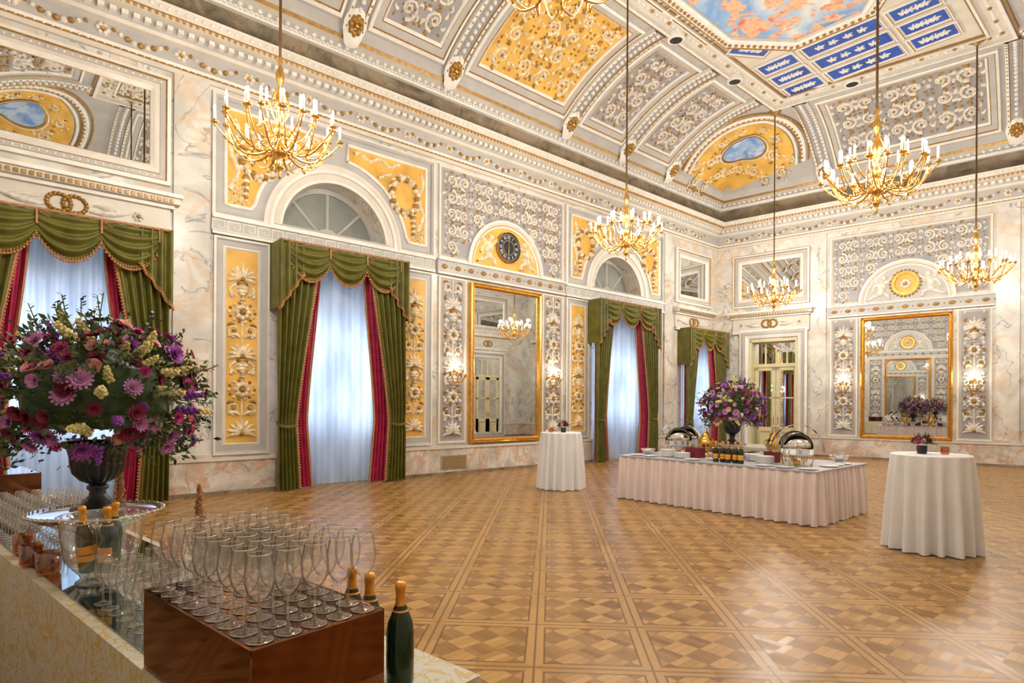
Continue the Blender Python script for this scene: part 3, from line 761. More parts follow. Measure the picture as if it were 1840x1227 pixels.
mb.add([(x,y,ZC1-.03) for x,y in oct_(1.65,4.2,1.2)],[tuple(range(8))],'fresco',False)
mb.obj('ceiling_painting',label='octagonal painted sky with clouds on the ceiling',cat='painting')
mb=MB()
for (a0_,h0,m0),(a1_,h1,_) in zip([(0,0,'white'),(0,.10,'white'),(.08,.12,'golddull'),(.11,.08,'white'),(.28,.08,'golddull'),(.30,.10,'white'),(.36,.0,'white')][:-1],[(0,.10,''),(.08,.12,''),(.11,.08,''),(.28,.08,''),(.30,.10,''),(.36,.0,'')]):
    A=[(x,y,ZC1-h0) for x,y in oct_(1.65+a0_,4.2+a0_,1.2+a0_*.4)]; B=[(x,y,ZC1-h1) for x,y in oct_(1.65+a1_,4.2+a1_,1.2+a1_*.4)]
    mb.add(A+B,[(i,(i+1)%8,8+(i+1)%8,8+i) for i in range(8)],m0,False)
O=oct_(1.85,4.4,1.28)
for i in range(8):
    a=Vector(O[i]); b=Vector(O[(i+1)%8]); L=(b-a).length; k=int(L/.14)
    for j in range(k):
        q=a.lerp(b,(j+.5)/k); blob(mb,CC,q.x,q.y,.045,.05,'golddull',6,.08)
trim(mb,'octagonal gilded moulding around the ceiling painting')
def bluep(x0,x1,y0,y1,rot=0):
    mb=MB(); cx_,cy_=(x0+x1)/2,(y0+y1)/2; cr,sr=cos(rot),sin(rot)
    Fq=lambda u,v,d:(cx_+u*cr-v*sr,cy_+u*sr+v*cr,ZC1-d); a,b=(x1-x0)/2,(y1-y0)/2
    frame(mb,Fq,-a,a,-b,b,[(0,0,'white'),(0,.05,'white'),(.03,.06,'golddull'),(.05,.05,'white'),(.08,.02,'blue')])
    patch(mb,Fq,-a+.08,a-.08,-b+.08,b-.08,.02,'blue')
    s=1 if a>b else 0; L=max(a,b)-.22; w=min(a,b)-.12
    for t in (-.7,-.25,.25,.7):
        u,v=(t*L,0) if s else (0,t*L)
        for k in range(5):
            leaf(mb,Fq,u,v,k*2*pi/5+t,w*.6,w*.12,'white',.02)
        blob(mb,Fq,u,v,w*.2,w*.2,'white',6,.02)
    trim(mb,'cobalt blue coffer with white cameo relief')
for x0,x1 in ((4.12,5.12),(5.22,6.98),(7.08,8.08)):
    for y0,y1 in ((14.72,15.36),(15.46,16.12),(16.22,16.9)): bluep(x0,x1,y0,y1)
bluep(3.95,5.0,13.65,14.2,.98); bluep(7.2,8.25,13.65,14.2,-.98)
for y in (12.2,10.4,8.6,6.8):
    bluep(7.98,8.42,y-.7,y+.7)
    mb=MB(); frame(mb,CC,3.86,4.27,y-.75,y+.75,[(0,0,'white'),(0,.05,'white'),(.04,.06,'golddull'),(.06,.03,'grey')]); patch(mb,CC,3.92,4.21,y-.69,y+.69,.03,'grey')
    arab(mb,CC,3.93,4.20,y-.65,y+.65,.2,'relief','golddull',None,.03); trim(mb,'narrow ceiling field with relief')
mb=MB()
arab(mb,CC,4.0,8.3,2.5,5.4,.55,'relief','golddull',None,.0); trim(mb,'relief field of the ceiling')
for (x,y) in ((3.6,12.1),(3.6,14.8),(5.6,17.2),(3.6,7.5)):
    mb=MB(); lathe(mb,[(.20,0),(.20,-.12),(.15,-.14),(.145,-.11),(.001,-.11)],20,(x,y,ZC1),'white'); lathe(mb,[(.145,-.13),(.001,-.13)],20,(x,y,ZC1),'dark')
    lathe(mb,[(.10,-.133),(.08,-.14),(.075,-.133)],20,(x,y,ZC1),'dark')
    mb.obj('ceiling_vent',label='round black air vent in the ceiling border',cat='vent',group='ceiling air vents')

# ------------------------------------------------------------------ windows drapery
def curtain(F,uc,hw,ztop,label,wide=True):
    c=Vector(F(uc,0,.2)); e=empty('curtain',c,label,'curtain','green velvet window curtains')
    g=lambda u,v,d:tuple(Vector(F(u,v,d))-c)
    mb=MB()
    def sf(s,t):
        u=uc+(s*2-1)*(hw-.15); v=.03+(ztop-.35)*t
        return g(u,v,.06+.035*sin(s*2*pi*17+.8*sin(3*t))+.02*sin(s*2*pi*7+2*t))
    grid(mb,sf,170,10,'sheer'); mb.obj('sheer_curtain',e,label='white voile sheer')
    for sd in (-1,1):
        def wd(z):
            zz=z/ztop
            if zz>.27: 
                t=(zz-.27)/.73; return .36+.50*(t**1.25)*min(1.0,hw/1.3)
            t=zz/.27; return .36+.07*(1-t)
        mb=MB()
        def df(s,t):
            z=.02+(ztop-.25)*t; w=wd(z); u=uc+sd*(hw-w*s)
            tie=math.exp(-((z-.27*ztop)/.12)**2)
            return g(u,z,.36+.07*(1-.6*tie)*sin(s*2*pi*5.5+.5*sin(2.2*t*pi))+.02*sin(s*31))
        grid(mb,df,66,30,'green')
        mb.obj('drape',e)
        mb=MB(); pts=[]
        for i in range(41):
            z=.03+(ztop-.3)*i/40; pts.append(Vector(g(uc+sd*(hw-wd(z)-.01),z,.35)))
        tube(mb,pts,.022,6,'fringe')
        for i in range(80):
            z=.03+(ztop-.3)*i/80; p=g(uc+sd*(hw-wd(z)-.035),z,.35); ball(mb,p,.02,'fringe',6)
        mb.obj('edge_fringe',e)
        mb=MB()
        def tf(s,t):
            a=s*2*pi; w=wd(.27*ztop)
            return g(uc+sd*(hw-w*.5)+w*.53*cos(a),.27*ztop+.05*(t-.5)-.05*sin(a),.36+.12*sin(a))
        grid(mb,tf,24,2,'green'); mb.obj('tieback',e)
        mb=MB()
        def rf(s,t):
            z=.02+(ztop-.3)*t; w0=wd(z); w=w0+.05+.26*(1-t)**.5
            u=uc+sd*(hw-.10-(w-.1)*s)
            return g(u,z,.20+.04*sin(s*2*pi*7+t*2))
        grid(mb,rf,64,16,'red')
        mb.obj('under_curtain',e,label='crimson silk inner curtain')
        mb=MB(); pts=[]
        for i in range(31):
            t=i/30; z=.02+(ztop-.3)*t; w=wd(z)+.05+.26*(1-t)**.5; pts.append(Vector(g(uc+sd*(hw-w-.0),z,.2)))
        tube(mb,pts,.028,6,'fringe'); mb.obj('under_fringe',e)
    mb=MB(); fr=MB()
    zt=ztop; n=3; tw=.30*min(1,hw/1.3)
    uL,uR=uc-hw+tw*.6,uc+hw-tw*.6; sw=(uR-uL)/n
    grid(mb,lambda s,t:g(uc+(2*s-1)*hw,zt-.24*t,.40+.012*sin(s*90)),100,2,'green')
    for k in range(n):
        a=uL+k*sw-.04; b=a+sw+.08
        def gf(s,t):
            q=1-(2*s-1)**2; drop=.20+.46*q**.8
            z=zt-drop*t-.02; dd=.46+.10*q*sin(pi*min(1,t*1.1))+.05*q*sin(t*pi*8)
            return g(a+(b-a)*s,z,dd)
        grid(mb,gf,22,34,'green')
        for i in range(25):
            s=i/24; q=1-(2*s-1)**2; z=zt-(.20+.46*q**.8)-.03
            ball(fr,g(a+(b-a)*s,z-.02,.46+.02*q),.024,'fringe',6)
            ball(fr,g(a+(b-a)*s,z+.02,.46+.02*q),.018,'golddull',5)
        tube(fr,[g(b-.04,zt+.0-.02*i,.50) for i in range(12)],.018,5,'fringe')
        tube(fr,[g(a+.04+.05*i,zt-.01-.10*sin(i/3.2),.48) for i in range(4)],.014,5,'fringe')
    for sd in (-1,1):
        def jf(s,t):
            u=uc+sd*(hw-tw-.16+(tw+.18)*s); bot=.56+.70*s**1.0
            z=zt-bot*t; return g(u,z,.47+.05*sin(s*2*pi*3.5)+.03*s)
        grid(mb,jf,40,10,'green')
        for i in range(26):
            s=i/25; p=list(jf(s,1)); ball(fr,(p[0],p[1],p[2]-.02),.025,'fringe',6); ball(fr,(p[0],p[1],p[2]+.02),.018,'golddull',5)
    for sd in (-1,1):
        grid(mb,lambda s,t:g(uc+sd*(hw+.02),zt-1.25*t,.48*(1-s)),4,4,'green')
    mb.obj('swag_valance',e)
    tube(fr,[g(uc-hw-.02,zt,.50),g(uc+hw+.02,zt,.50)],.022,6,'fringe')
    fr.obj('valance_fringe',e,label='gold and russet bobble fringe')
curtain(FL,UA,1.36,4.45,'green velvet curtains with swagged valance over sheer window')
curtain(FL,U1+.05,1.36,4.66,'green velvet curtains with crimson lining at arched window')
curtain(FL,U2+.08,1.44,4.66,'green velvet curtains with crimson lining beside mirror')
curtain(FL,UD,1.22,4.25,'green velvet curtains at window near room corner')

# ------------------------------------------------------------------ chandelier
TIPS=[(.72,0,.0),(.60,.18,.05),(.60,-.18,.05)]
def arm_mesh():
    mb=MB()
    def seg(pts,r): tube(mb,pts,r,6,'brass')
    P=[]
    for i in range(21):
        t=i/20; P.append((.04+.68*t,0,-.14-.19*sin(pi*t**.85*1.0)+.11*t**3))
    seg(P,[.014-.004*i/20 for i in range(21)])
    for cx,cz,r,s in ((.22,-.22,.055,1),(.46,-.20,.05,-1),(.60,-.17,.035,1)):
        Q=[]
        for i in range(14):
            a=s*i/13*1.36*2*pi; rr=r*(1-i/16); Q.append((cx+rr*cos(a),0,cz+rr*sin(a)))
        seg(Q,.007)
    for (x,y,z) in TIPS:
        Q=[]
        for i in range(9):
            t=i/8; Q.append((.34+(x-.34)*t,y*t**.8,-.32+(z-.03+.32)*t**2.2-.05*sin(pi*t)))
        if y!=0: seg(Q,.008)
        lathe(mb,[(.001,-.06),(.016,-.05),(.009,-.035),(.040,-.01),(.045,0),(.018,.0),(.016,.03),(.001,.03)],10,(x,y,z),'brass')
    ball(mb,(.38,0,-.365),.018,'brass',6,1.6)
    return mb
ARM=arm_mesh().mesh('arm')
mb=MB(); P=[(.04+.34*i/12,0,-.02-.10*sin(pi*i/12)+.17*(i/12)**2) for i in range(13)]; tube(mb,P,.009,6,'brass')
lathe(mb,[(.001,-.05),(.014,-.04),(.009,-.03),(.036,-.01),(.04,0),(.016,0),(.014,.03),(.001,.03)],10,(.38,0,.17),'brass')
ARM2=mb.mesh('upper_arm')
mb=MB(); lathe(mb,[(.0145,0),(.0145,.12),(.008,.125),(.001,.126)],8,(0,0,0),'candle'); CAN=mb.mesh('candle')
mb=MB(); lathe(mb,[(.001,0),(.010,.007),(.0145,.021),(.009,.040),(.001,.058)],8,(0,0,0),'bulb'); BULB=mb.mesh('bulb')
mb=MB()
lathe(mb,[(.001,-.58),(.018,-.56),(.025,-.53),(.012,-.50),(.045,-.45),(.06,-.41),(.04,-.37),(.025,-.34),(.07,-.29),(.09,-.24),(.07,-.17),(.04,-.12),(.03,-.08),(.055,-.04),(.065,0),(.045,.05),(.025,.09),(.025,.20),(.05,.26),(.065,.34),(.045,.42),(.022,.46),(.025,.58),(.045,.63),(.055,.71),(.028,.78),(.016,.84),(.036,.88),(.016,.92),(.013,.95)],16,(0,0,0),'brass')
for i in range(8):
    a=i*pi/4
    tube(mb,[(cos(a)*(.04+.07*sin(pi*j/8)),sin(a)*(.04+.07*sin(pi*j/8)),.12+.40*j/8) for j in range(9)],.007,5,'brass')
    ball(mb,(.12*cos(a),.12*sin(a),-.28),.022,'brass',6)
STEM=mb.mesh('stem',True)
def child(name,me,par,mat=None):
    o=bpy.data.objects.new(name,me); COL.objects.link(o); o.parent=par
    if mat is not None: o.matrix_local=mat
    return o
def chandelier(x,y,z,ztop,rot,label,pw,sc=1.0):
    e=empty('chandelier',(x,y,z),label,'chandelier','gilt candle chandeliers'); e.scale=(sc,sc,sc)
    child('stem',STEM,e)
    mb=MB(); L=(ztop-z)/sc; tube(mb,[(0,0,.93),(0,0,L)],.018,8,'rod')
    lathe(mb,[(.001,L-.12),(.05,L-.10),(.07,L-.05),(.17,L-.01),(.17,L)],16,(0,0,0),'golddull'); mb.obj('suspension_rod',e)
    N=10
    for i in range(N):
        m=Matrix.Rotation(2*pi*i/N+rot,4,'Z'); child('arm',ARM,e,m)
        for t in TIPS:
            child('candle',CAN,e,m@Matrix.Translation((t[0],t[1],t[2]+.02)))
            child('bulb',BULB,e,m@Matrix.Translation((t[0],t[1],t[2]+.145)))
    for i in range(6):
        m=Matrix.Rotation(2*pi*i/6+rot+.3,4,'Z'); child('upper_arm',ARM2,e,m)
        child('candle',CAN,e,m@Matrix.Translation((.38,0,.19))); child('bulb',BULB,e,m@Matrix.Translation((.38,0,.315)))
    for i in range(4):
        a=rot+i*pi/2+.4
        ld=bpy.data.lights.new('candlelight','POINT'); ld.energy=pw/4; ld.color=(1,.935,.84); ld.shadow_soft_size=.06
        lo=bpy.data.objects.new('candlelight',ld); COL.objects.link(lo); lo.parent=e; lo.location=(.62*cos(a),.62*sin(a),.36)
PW=430
CH=[(4.15,2.76),(3.95,9.85),(3.45,17.4),(8.2,17.5),(8.6,9.6),(8.5,3.2)]
CZ=[4.98,5.16,4.98,4.92,4.98,5.12]
for i,((x,y),z) in enumerate(zip(CH,CZ)):
    chandelier(x,y,z,ZC1-.02,.2*i,'large gilt chandelier with rings of lit electric candles',PW)
# sconces
def sconce(F,u,z):
    c=Vector(F(u,z,.04)); e=empty('wall_sconce',c,'gilt wall sconce with lit candles on ornate panel','wall lamp','gilt candle sconces')
    g=lambda a,b,d:tuple(Vector(F(u+a,z+b,d+.04))-c)
    mb=MB(); 
    for v,r in ((-.3,.03),(-.2,.06),(-.08,.08),(.05,.07),(.16,.09),(.28,.05)): blob(mb,g,0,v,r,.05,'brass',10)
    mb.obj('backplate',e)
    for k,(a,dd,h) in enumerate(((-.2,.12,0),(.2,.12,0),(-.1,.24,.03),(.1,.24,.03),(0,.28,.12))):
        mb=MB(); tube(mb,[g(a*t,-.12+(h+.12)*t**2-.06*sin(pi*t),.04+dd*t) for t in [i/8 for i in range(9)]],.011,5,'brass')
        p=Vector(g(a,h,.04+dd)); lathe(mb,[(.001,-.03),(.03,-.005),(.035,0),(.015,.0),(.015,.02),(.001,.02)],8,p,'brass'); mb.obj('arm',e)
        child('candle',CAN,e,Matrix.Translation(p+Vector((0,0,.01)))@Matrix.Scale(.75,4)); child('bulb',BULB,e,Matrix.Translation(p+Vector((0,0,.105)))@Matrix.Scale(.8,4))
    ld=bpy.data.lights.new('sconcelight','POINT'); ld.energy=6; ld.color=(1,.82,.58); ld.shadow_soft_size=.05
    lo=bpy.data.objects.new('sconce_light',ld); COL.objects.link(lo); lo.parent=e; lo.location=g(0,.34,.25)
sconce(FL,8.42,2.3); sconce(FL,11.65,2.3); sconce(FF,4.17,2.25); sconce(FF,7.5,2.25)

# ------------------------------------------------------------------ skirts & tables
def skirt(mb,per,zt,z0,amp,wl,mat,nz=8,flare=0.0,pw=1.0,top=.25):
    n=len(per); P=[]; acc=0; L=[0]
    for i in range(1,n): acc+=math.hypot(per[i][0]-per[i-1][0],per[i][1]-per[i-1][1]); L.append(acc)
    for j in range(nz+1):
        t=j/nz
        for i,(x,y,nx,ny) in enumerate(per):
            s=L[i]/wl*2*pi
            a=amp*(top+(1-top)*t**pw)*(sin(s+.5*sin(s*.31))+.35*sin(s*.43+1))+flare*t
            P.append((x+nx*a,y+ny*a,zt+(z0-zt)*t))
    mb.add(P,[(j*n+i,j*n+(i+1)%n,(j+1)*n+(i+1)%n,(j+1)*n+i) for j in range(nz) for i in range(n)],mat,True)
def rectper(x0,x1,y0,y1,st):
    P=[]
    def line(ax,ay,bx,by,nx,ny):
        k=max(2,int(math.hypot(bx-ax,by-ay)/st))
        for i in range(k): P.append((ax+(bx-ax)*i/k,ay+(by-ay)*i/k,nx,ny))
    line(x0,y0,x1,y0,0,-1); line(x1,y0,x1,y1,1,0); line(x1,y1,x0,y1,0,1); line(x0,y1,x0,y0,-1,0); return P
def cocktail(x,y,label):
    e=empty('cocktail_table',(x,y,0),label,'table','cloth covered standing tables')
    mb=MB(); n=240; r=.40
    per=[(r*cos(2*pi*i/n),r*sin(2*pi*i/n),cos(2*pi*i/n),sin(2*pi*i/n)) for i in range(n)]
    skirt(mb,per,1.09,.01,.060,2*pi*r/16,'cloth',16,.03,.6,.02)
    lathe(mb,[(r,1.09),(r-.01,1.10),(.001,1.10)],n,(0,0,0),'cloth'); mb.obj('tablecloth',e)
    mb=MB(); lathe(mb,[(.001,0.005),(.28,.006),(.28,.03),(.04,.05),(.035,1.05),(.36,1.06),(.36,1.075),(.001,1.075)],24,(0,0,0),'dark'); mb.obj('pedestal',e)
cocktail(3.35,8.6,'tall round table in floor-length white cloth near mirror')
cocktail(9.6,8.28,'tall round table in floor-length white cloth on parquet')
# petals
def petal_mesh(kind,mat,r):
    mb=MB()
    rings={'mum':[(14,1.0,.25),(12,.75,.6),(9,.5,.95),(5,.28,1.2)],'rose':[(6,.95,.5),(6,.72,.85),(5,.5,1.1),(4,.3,1.35)],'spike':[]}[kind]
    for n,l,el in rings:
        for i in range(n):
            a=2*pi*i/n+l*3; w=(2.6/n if kind=='rose' else 1.5/n)*r*1.6; L=r*l
            ca,sa=cos(a),sin(a); V=[]
            for t,ww,lift in ((.1,.4,0),(.55,1,0),(1,.55,.0)):
                rad=L*t*cos(el*(.6 if kind=='rose' else .8)); z=L*t*sin(el)*.8+(.12*r if kind=='rose' else 0)
                for s in (-1,1): V.append((ca*rad-sa*w*ww*s,sa*rad+ca*w*ww*s,z+(.05*r if t==1 else 0)))
            mb.add(V,[(0,1,3,2),(2,3,5,4)],mat,True)
    if kind=='spike':
        for k in range(26):
            h=k/26; a=k*2.4; rr=r*.5*(1-h*.6)
            ball(mb,(rr*cos(a),rr*sin(a),h*r*3.2-r),r*.34*(1-h*.4),mat,6)
    return mb.mesh('blossom')
FM=[petal_mesh('mum','purple',.056),petal_mesh('mum','lilac',.058),petal_mesh('rose','burgundy',.045),petal_mesh('rose','pink',.042),petal_mesh('spike','butter',.040),petal_mesh('mum','magenta',.043),petal_mesh('spike','violet',.038),petal_mesh('rose','lilac',.040),petal_mesh('mum','burgundy',.048)]
FK=['purple','lilac','burgundy','pink','butter','magenta','violet','lilac','burgundy']
WT=[0,0,1,1,2,2,3,3,4,4,4,5,5,6,6,7,8,8,2]
def arrangement(x,y,z,label,scale=1.0,seed=1,stand=True):
    e=empty('flower_urn',(x,y,z),label,'flower arrangement','urn flower arrangements')
    e.scale=(scale,)*3
    rg=random.Random(seed)
    mb=MB()
    lathe(mb,[(.001,0),(.13,0),(.135,.02),(.13,.035),(.09,.045),(.075,.07),(.045,.10),(.04,.125),(.055,.14),(.055,.155),(.04,.165)],40,(0,0,0),'urn')
    lathe(mb,[(.04,.165),(.09,.19),(.125,.23),(.135,.27),(.14,.33),(.150,.37)],80,(0,0,0),'urn',(.16,.36,20,.10))
    lathe(mb,[(.150,.37),(.175,.385),(.185,.40),(.17,.415),(.15,.41),(.14,.38),(.001,.37)],40,(0,0,0),'urn')
    mb.obj('urn',e,label='black fluted pedestal urn')
    C=Vector((0,0,.67)); A=(.50,.50,.41)
    mb=MB()
    P=[]; n=20
    for j in range(13):
        ph=pi*j/12
        for i in range(n):
            a=2*pi*i/n; k=.70+.08*rg.random(); zz=cos(ph); zz=zz if zz>-.6 else -.6
            P.append((A[0]*k*sin(ph)*cos(a),A[1]*k*sin(ph)*sin(a),C.z+A[2]*k*zz))
    mb.add(P,[(j*n+i,j*n+(i+1)%n,(j+1)*n+(i+1)%n,(j+1)*n+i) for j in range(12) for i in range(n)],'leaf',False)
    for k in range(2900):
        u=rg.uniform(-.62,1); a=rg.uniform(0,2*pi); s=math.sqrt(1-u*u)
        d=Vector((s*cos(a),s*sin(a),u)); f=rg.uniform(.72,1.12)
        if rg.random()<.12: f+=rg.uniform(0,.22)
        p=C+Vector((d.x*A[0]*f,d.y*A[1]*f,d.z*A[2]*f-(.10*s*f if u<0 else 0)))
        dr=(d+Vector((rg.uniform(-.7,.7),rg.uniform(-.7,.7),rg.uniform(-.7,.7)))).normalized()
        sd=dr.cross(Vector((rg.uniform(-1,1),rg.uniform(-1,1),rg.uniform(-1,1)))).normalized()
        L=rg.uniform(.025,.06); w=L*.22
        mb.add([p[:],(p+dr*L*.5+sd*w)[:],(p+dr*L)[:],(p+dr*L*.5-sd*w)[:]],[(0,1,2,3)],'leaf' if rg.random()<.6 else 'leaf2',False)
    for k in range(70):
        u=rg.uniform(-.6,1); a=rg.uniform(0,2*pi); s=math.sqrt(1-u*u); d=Vector((s*cos(a),s*sin(a),u))
        L=rg.uniform(.12,.26); p0=C+Vector((d.x*A[0]*.85,d.y*A[1]*.85,d.z*A[2]*.85))
        dr=(d+Vector((rg.uniform(-.3,.3),rg.uniform(-.3,.3),rg.uniform(-.1,.3)-(.3 if u<0 else 0)))).normalized()
        tube(mb,[p0,p0+dr*L],.003,4,'leaf2')
        for q in range(12):
            pp=p0+dr*L*(.25+.75*q/11); ax=Vector((rg.uniform(-1,1),rg.uniform(-1,1),rg.uniform(-1,1))).normalized()
            l2=.035; sd=dr.cross(ax).normalized(); q2=(dr*.5+sd).normalized(); w=q2.cross(dr)*.012
            mb.add([pp[:],(pp+q2*l2*.5+w)[:],(pp+q2*l2)[:],(pp+q2*l2*.5-w)[:]],[(0,1,2,3)],'leaf' if q%2 else 'leaf2',False)
    mb.obj('foliage',e,kind='stuff',label='dense dark green foliage sprigs')
    N=240; cl=MB(); rest=[]
    for k in range(N):
        u=1-(k+.5)/N*1.58; a=k*2.39996+rg.uniform(-.15,.15); s=math.sqrt(max(0,1-u*u))
        d=Vector((s*cos(a),s*sin(a),u)); f=rg.uniform(.86,1.14)
        p=C+Vector((d.x*A[0]*f,d.y*A[1]*f,d.z*A[2]*f-(.05 if u<0 else 0)))
        q=(d+Vector((rg.uniform(-.3,.3),rg.uniform(-.3,.3),rg.uniform(-.3,.3)))).to_track_quat('Z','Y').to_matrix().to_4x4()
        fi=WT[rg.randrange(len(WT))]; me=FM[fi]; sc=rg.uniform(.75,1.15)
        mt=Matrix.Translation(p)@q@Matrix.Scale(sc,4)
        facing=(d.x*.8-d.y*.3)>-.0
        if facing and len(rest)<98:
            rest.append(1); child('blossom',me,e,mt)
        else:
            cl.add([(mt@v.co)[:] for v in me.vertices],[tuple(pp.vertices) for pp in me.polygons],FK[fi])
    cl.obj('blossom_mass',e,kind='stuff',label='massed purple, pink and yellow blossoms')
def compote(x,y,z,h,r,label):
    mb=MB(); lathe(mb,[(.001,0),(r*.42,0),(r*.44,.015),(r*.3,.04),(r*.18,h*.4),(r*.3,h*.55),(r*.55,h*.7),(r*.9,h-.03),(r,h-.005),(r*1.02,h),(r,h+.006),(r*.9,h-.01),(r*.5,h-.012),(.001,h-.012)],48,(0,0,0),'silver')
    for i in range(48): ball(mb,(r*1.01*cos(i*pi/24),r*1.01*sin(i*pi/24),h),.010,'silver',6)
    o=mb.obj('silver_stand',label=label,cat='serving stand'); o.location=(x,y,z); return o

# near table
al=math.radians(7.8); OT=Vector((4.0,-.31,0)); ex=Vector((cos(al),sin(al),0)); ey=Vector((-sin(al),cos(al),0))
def TT(s,t,z=0): p=OT+ex*s+ey*t; return (p.x,p.y,z)
TZ=.745; TW=.73; TL=6.22
e=empty('buffet_table',TT(TL/2,TW/2,0),'long drinks table in cream damask cloth','table')
def loc(p): return tuple(Vector(p)-Vector(e.location))
mb=MB()
per=[]
for x_,y_,nx,ny in rectper(0,TL,0,TW,.02):
    p=loc(TT(x_,y_)); n_=ex*nx+ey*ny; per.append((p[0],p[1],n_.x,n_.y))
skirt(mb,per,TZ,.02,.018,.36,'damask',8,.02,1,0)
mb.add([loc(TT(*q,TZ)) for q in ((0,0),(TL,0),(TL,TW),(0,TW))],[(0,1,2,3)],'damask',False)
mb.obj('tablecloth',e)
mb=MB(); box(mb,lambda a,b,c:loc(TT(a,b,c)),.05,TL-.05,.05,TW-.05,TZ-.03,TZ-.004,'dark')
for a in (.1,TL/2,TL-.15):
    for b_ in (.08,TW-.12): box(mb,lambda u,v,w:loc(TT(u,v,w)),a,a+.05,b_,b_+.05,0,TZ-.03,'dark')
mb.obj('table_frame',e)
mb=MB(); box(mb,TT,1.0,5.25,.05,TW-.05,TZ+.001,TZ+.006,'sheetmirror'); mb.obj('table_mirror',label='long mirror sheet laid along the drinks table',cat='mirror')
ZM=TZ+.0065
def dbox(s0,s1,t0,t1,h,label):
    c=Vector(TT((s0+s1)/2,(t0+t1)/2,TZ+.003)); mb=MB()
    f=lambda a,b,z:tuple(Vector(TT(a,b,z))-c)
    z0=TZ+.003; box(mb,f,s0,s1,t0,t1,z0,z0+h,'bronzebox')
    o=mb.obj('display_box',label=label,cat='display box'); o.location=c
    bv=o.modifiers.new('bev','BEVEL'); bv.width=.003; bv.segments=1
    return o
dbox(5.33,6.09,.01,.43,.264,'copper-tinted mirrored box carrying wine glasses')
dbox(.2,.95,.12,.6,.27,'copper-tinted mirrored box at the end of drinks table')
ZX=TZ+.003+.264+.001
mb=MB()
lathe(mb,[(.036,.0015),(.034,.003),(.018,.007),(.006,.013),(.0048,.03),(.0045,.09),(.007,.103),(.022,.114),(.033,.132),(.0395,.160),(.039,.182),(.034,.210),(.0300,.232)],24,(0,0,0),'glass')
lathe(mb,[(.0300,.2315),(.0308,.2340),(.0292,.2340)],24,(0,0,0),'silver'); lathe(mb,[(.036,.0012),(.0372,.0018),(.036,.0026)],24,(0,0,0),'silver')
GL=mb.mesh('wine_glass',False)
def glass(p,label,group,s=1.0):
    o=bpy.data.objects.new('wine_glass',GL); COL.objects.link(o); o.location=p; o.scale=(s,s,s); o.rotation_euler=(0,0,R.uniform(0,6)); tag(o,label,'wine glass',None,group)
for i in range(9):
    for j in range(5):
        p=TT(5.33+.045+i*.0838,.055+j*.0825,ZX); glass((p[0]+R.uniform(-.001,.001),p[1]+R.uniform(-.001,.001),p[2]),'empty clear stemmed wine glass on copper mirrored box','wine glasses on the mirrored box')
for i in range(8):
    for j in range(6):
        if j>2 and i<2: continue
        p=TT(4.48+i*.098,.12+j*.098,ZM); glass(p,'empty clear stemmed wine glass on table mirror','wine glasses on the table mirror',.92)
for i in range(13):
    for j in range(6):
        p=TT(1.75+i*.10,.11+j*.10,ZM); glass(p,'empty clear stemmed wine glass at end of table','wine glasses at the end of the drinks table',.9)
# champagne bottles
def bottle_meshes():
    a=MB(); lathe(a,[(.001,0),(.040,0),(.044,.008),(.0445,.06),(.0445,.165),(.040,.195),(.026,.232),(.017,.255),(.0155,.262)],24,(0,0,0),'bottle')
    b=MB(); lathe(b,[(.0185,.245),(.0162,.262),(.0152,.285),(.0165,.295),(.0175,.302),(.0185,.312),(.017,.322),(.010,.327),(.001,.328)],20,(0,0,0),'foil')
    lathe(b,[(.0265,.2325),(.0195,.246),(.0175,.256)],20,(0,0,0),'foil')
    c=MB(); n=12
    P=[(.0452*cos(-1.1+2.2*i/n),.0452*sin(-1.1+2.2*i/n),z) for z in (.055,.13) for i in range(n+1)]
    c.add(P,[(i,i+1,n+2+i,n+1+i) for i in range(n)],'label')
    P=[(.0455*cos(-.9+1.8*i/n),.0455*sin(-.9+1.8*i/n),z) for z in (.085,.09) for i in range(n+1)]
    c.add(P,[(i,i+1,n+2+i,n+1+i) for i in range(n)],'darkglass')
    return a.mesh('glass_body',True),b.mesh('foil'),c.mesh('label')
BM=bottle_meshes()
def bottle(p,rot,label,group,tilt=(0,0),s=1.0):
    e=empty('champagne_bottle',p,label,'bottle',group); e.rotation_euler=(tilt[0],tilt[1],rot); e.scale=(s,)*3
    child('glass_body',BM[0],e); child('foil',BM[1],e); child('label',BM[2],e)
for s_,t_,r_ in ((6.06,.52,2.4),(5.90,.515,-2.6),(5.79,.52,-.9)):
    bottle(TT(s_,t_,TZ+.001),r_,'dark green champagne bottle with gold foil beside mirrored box','champagne bottles on the drinks table')
# ice bucket
bk=Vector(TT(4.10,.22,ZM))
mb=MB(); lathe(mb,[(.001,.001),(.10,.001),(.115,.01),(.09,.03),(.10,.05),(.155,.12),(.175,.24),(.185,.33),(.19,.335)],36,(0,0,0),'bucketglass')
lathe(mb,[(.188,.332),(.194,.338),(.186,.338)],36,(0,0,0),'silver')
for i in range(24): ball(mb,(.186*cos(i*pi/12),.186*sin(i*pi/12),.325),.007,'silver',6)
o=mb.obj('ice_bucket',label='large clear glass champagne cooler holding bottles',cat='ice bucket'); o.location=bk
for a in (0,1,2):
    an=a*2.1+.4; bottle(bk+Vector((.055*cos(an),.055*sin(an),.062)),-.9+a*.4,'champagne bottle with orange label standing in glass cooler','champagne bottles in the cooler',(.10*sin(an)*-1,.10*cos(an)),1.0)
sx_,sy_=TT(3.50,.355)[:2]
compote(sx_,sy_,ZM,.265,.33,'wide silver footed stand under the flower urn')
arrangement(sx_,sy_,ZM+.256,'black urn overflowing with purple, pink and yellow flowers',1.0,3)
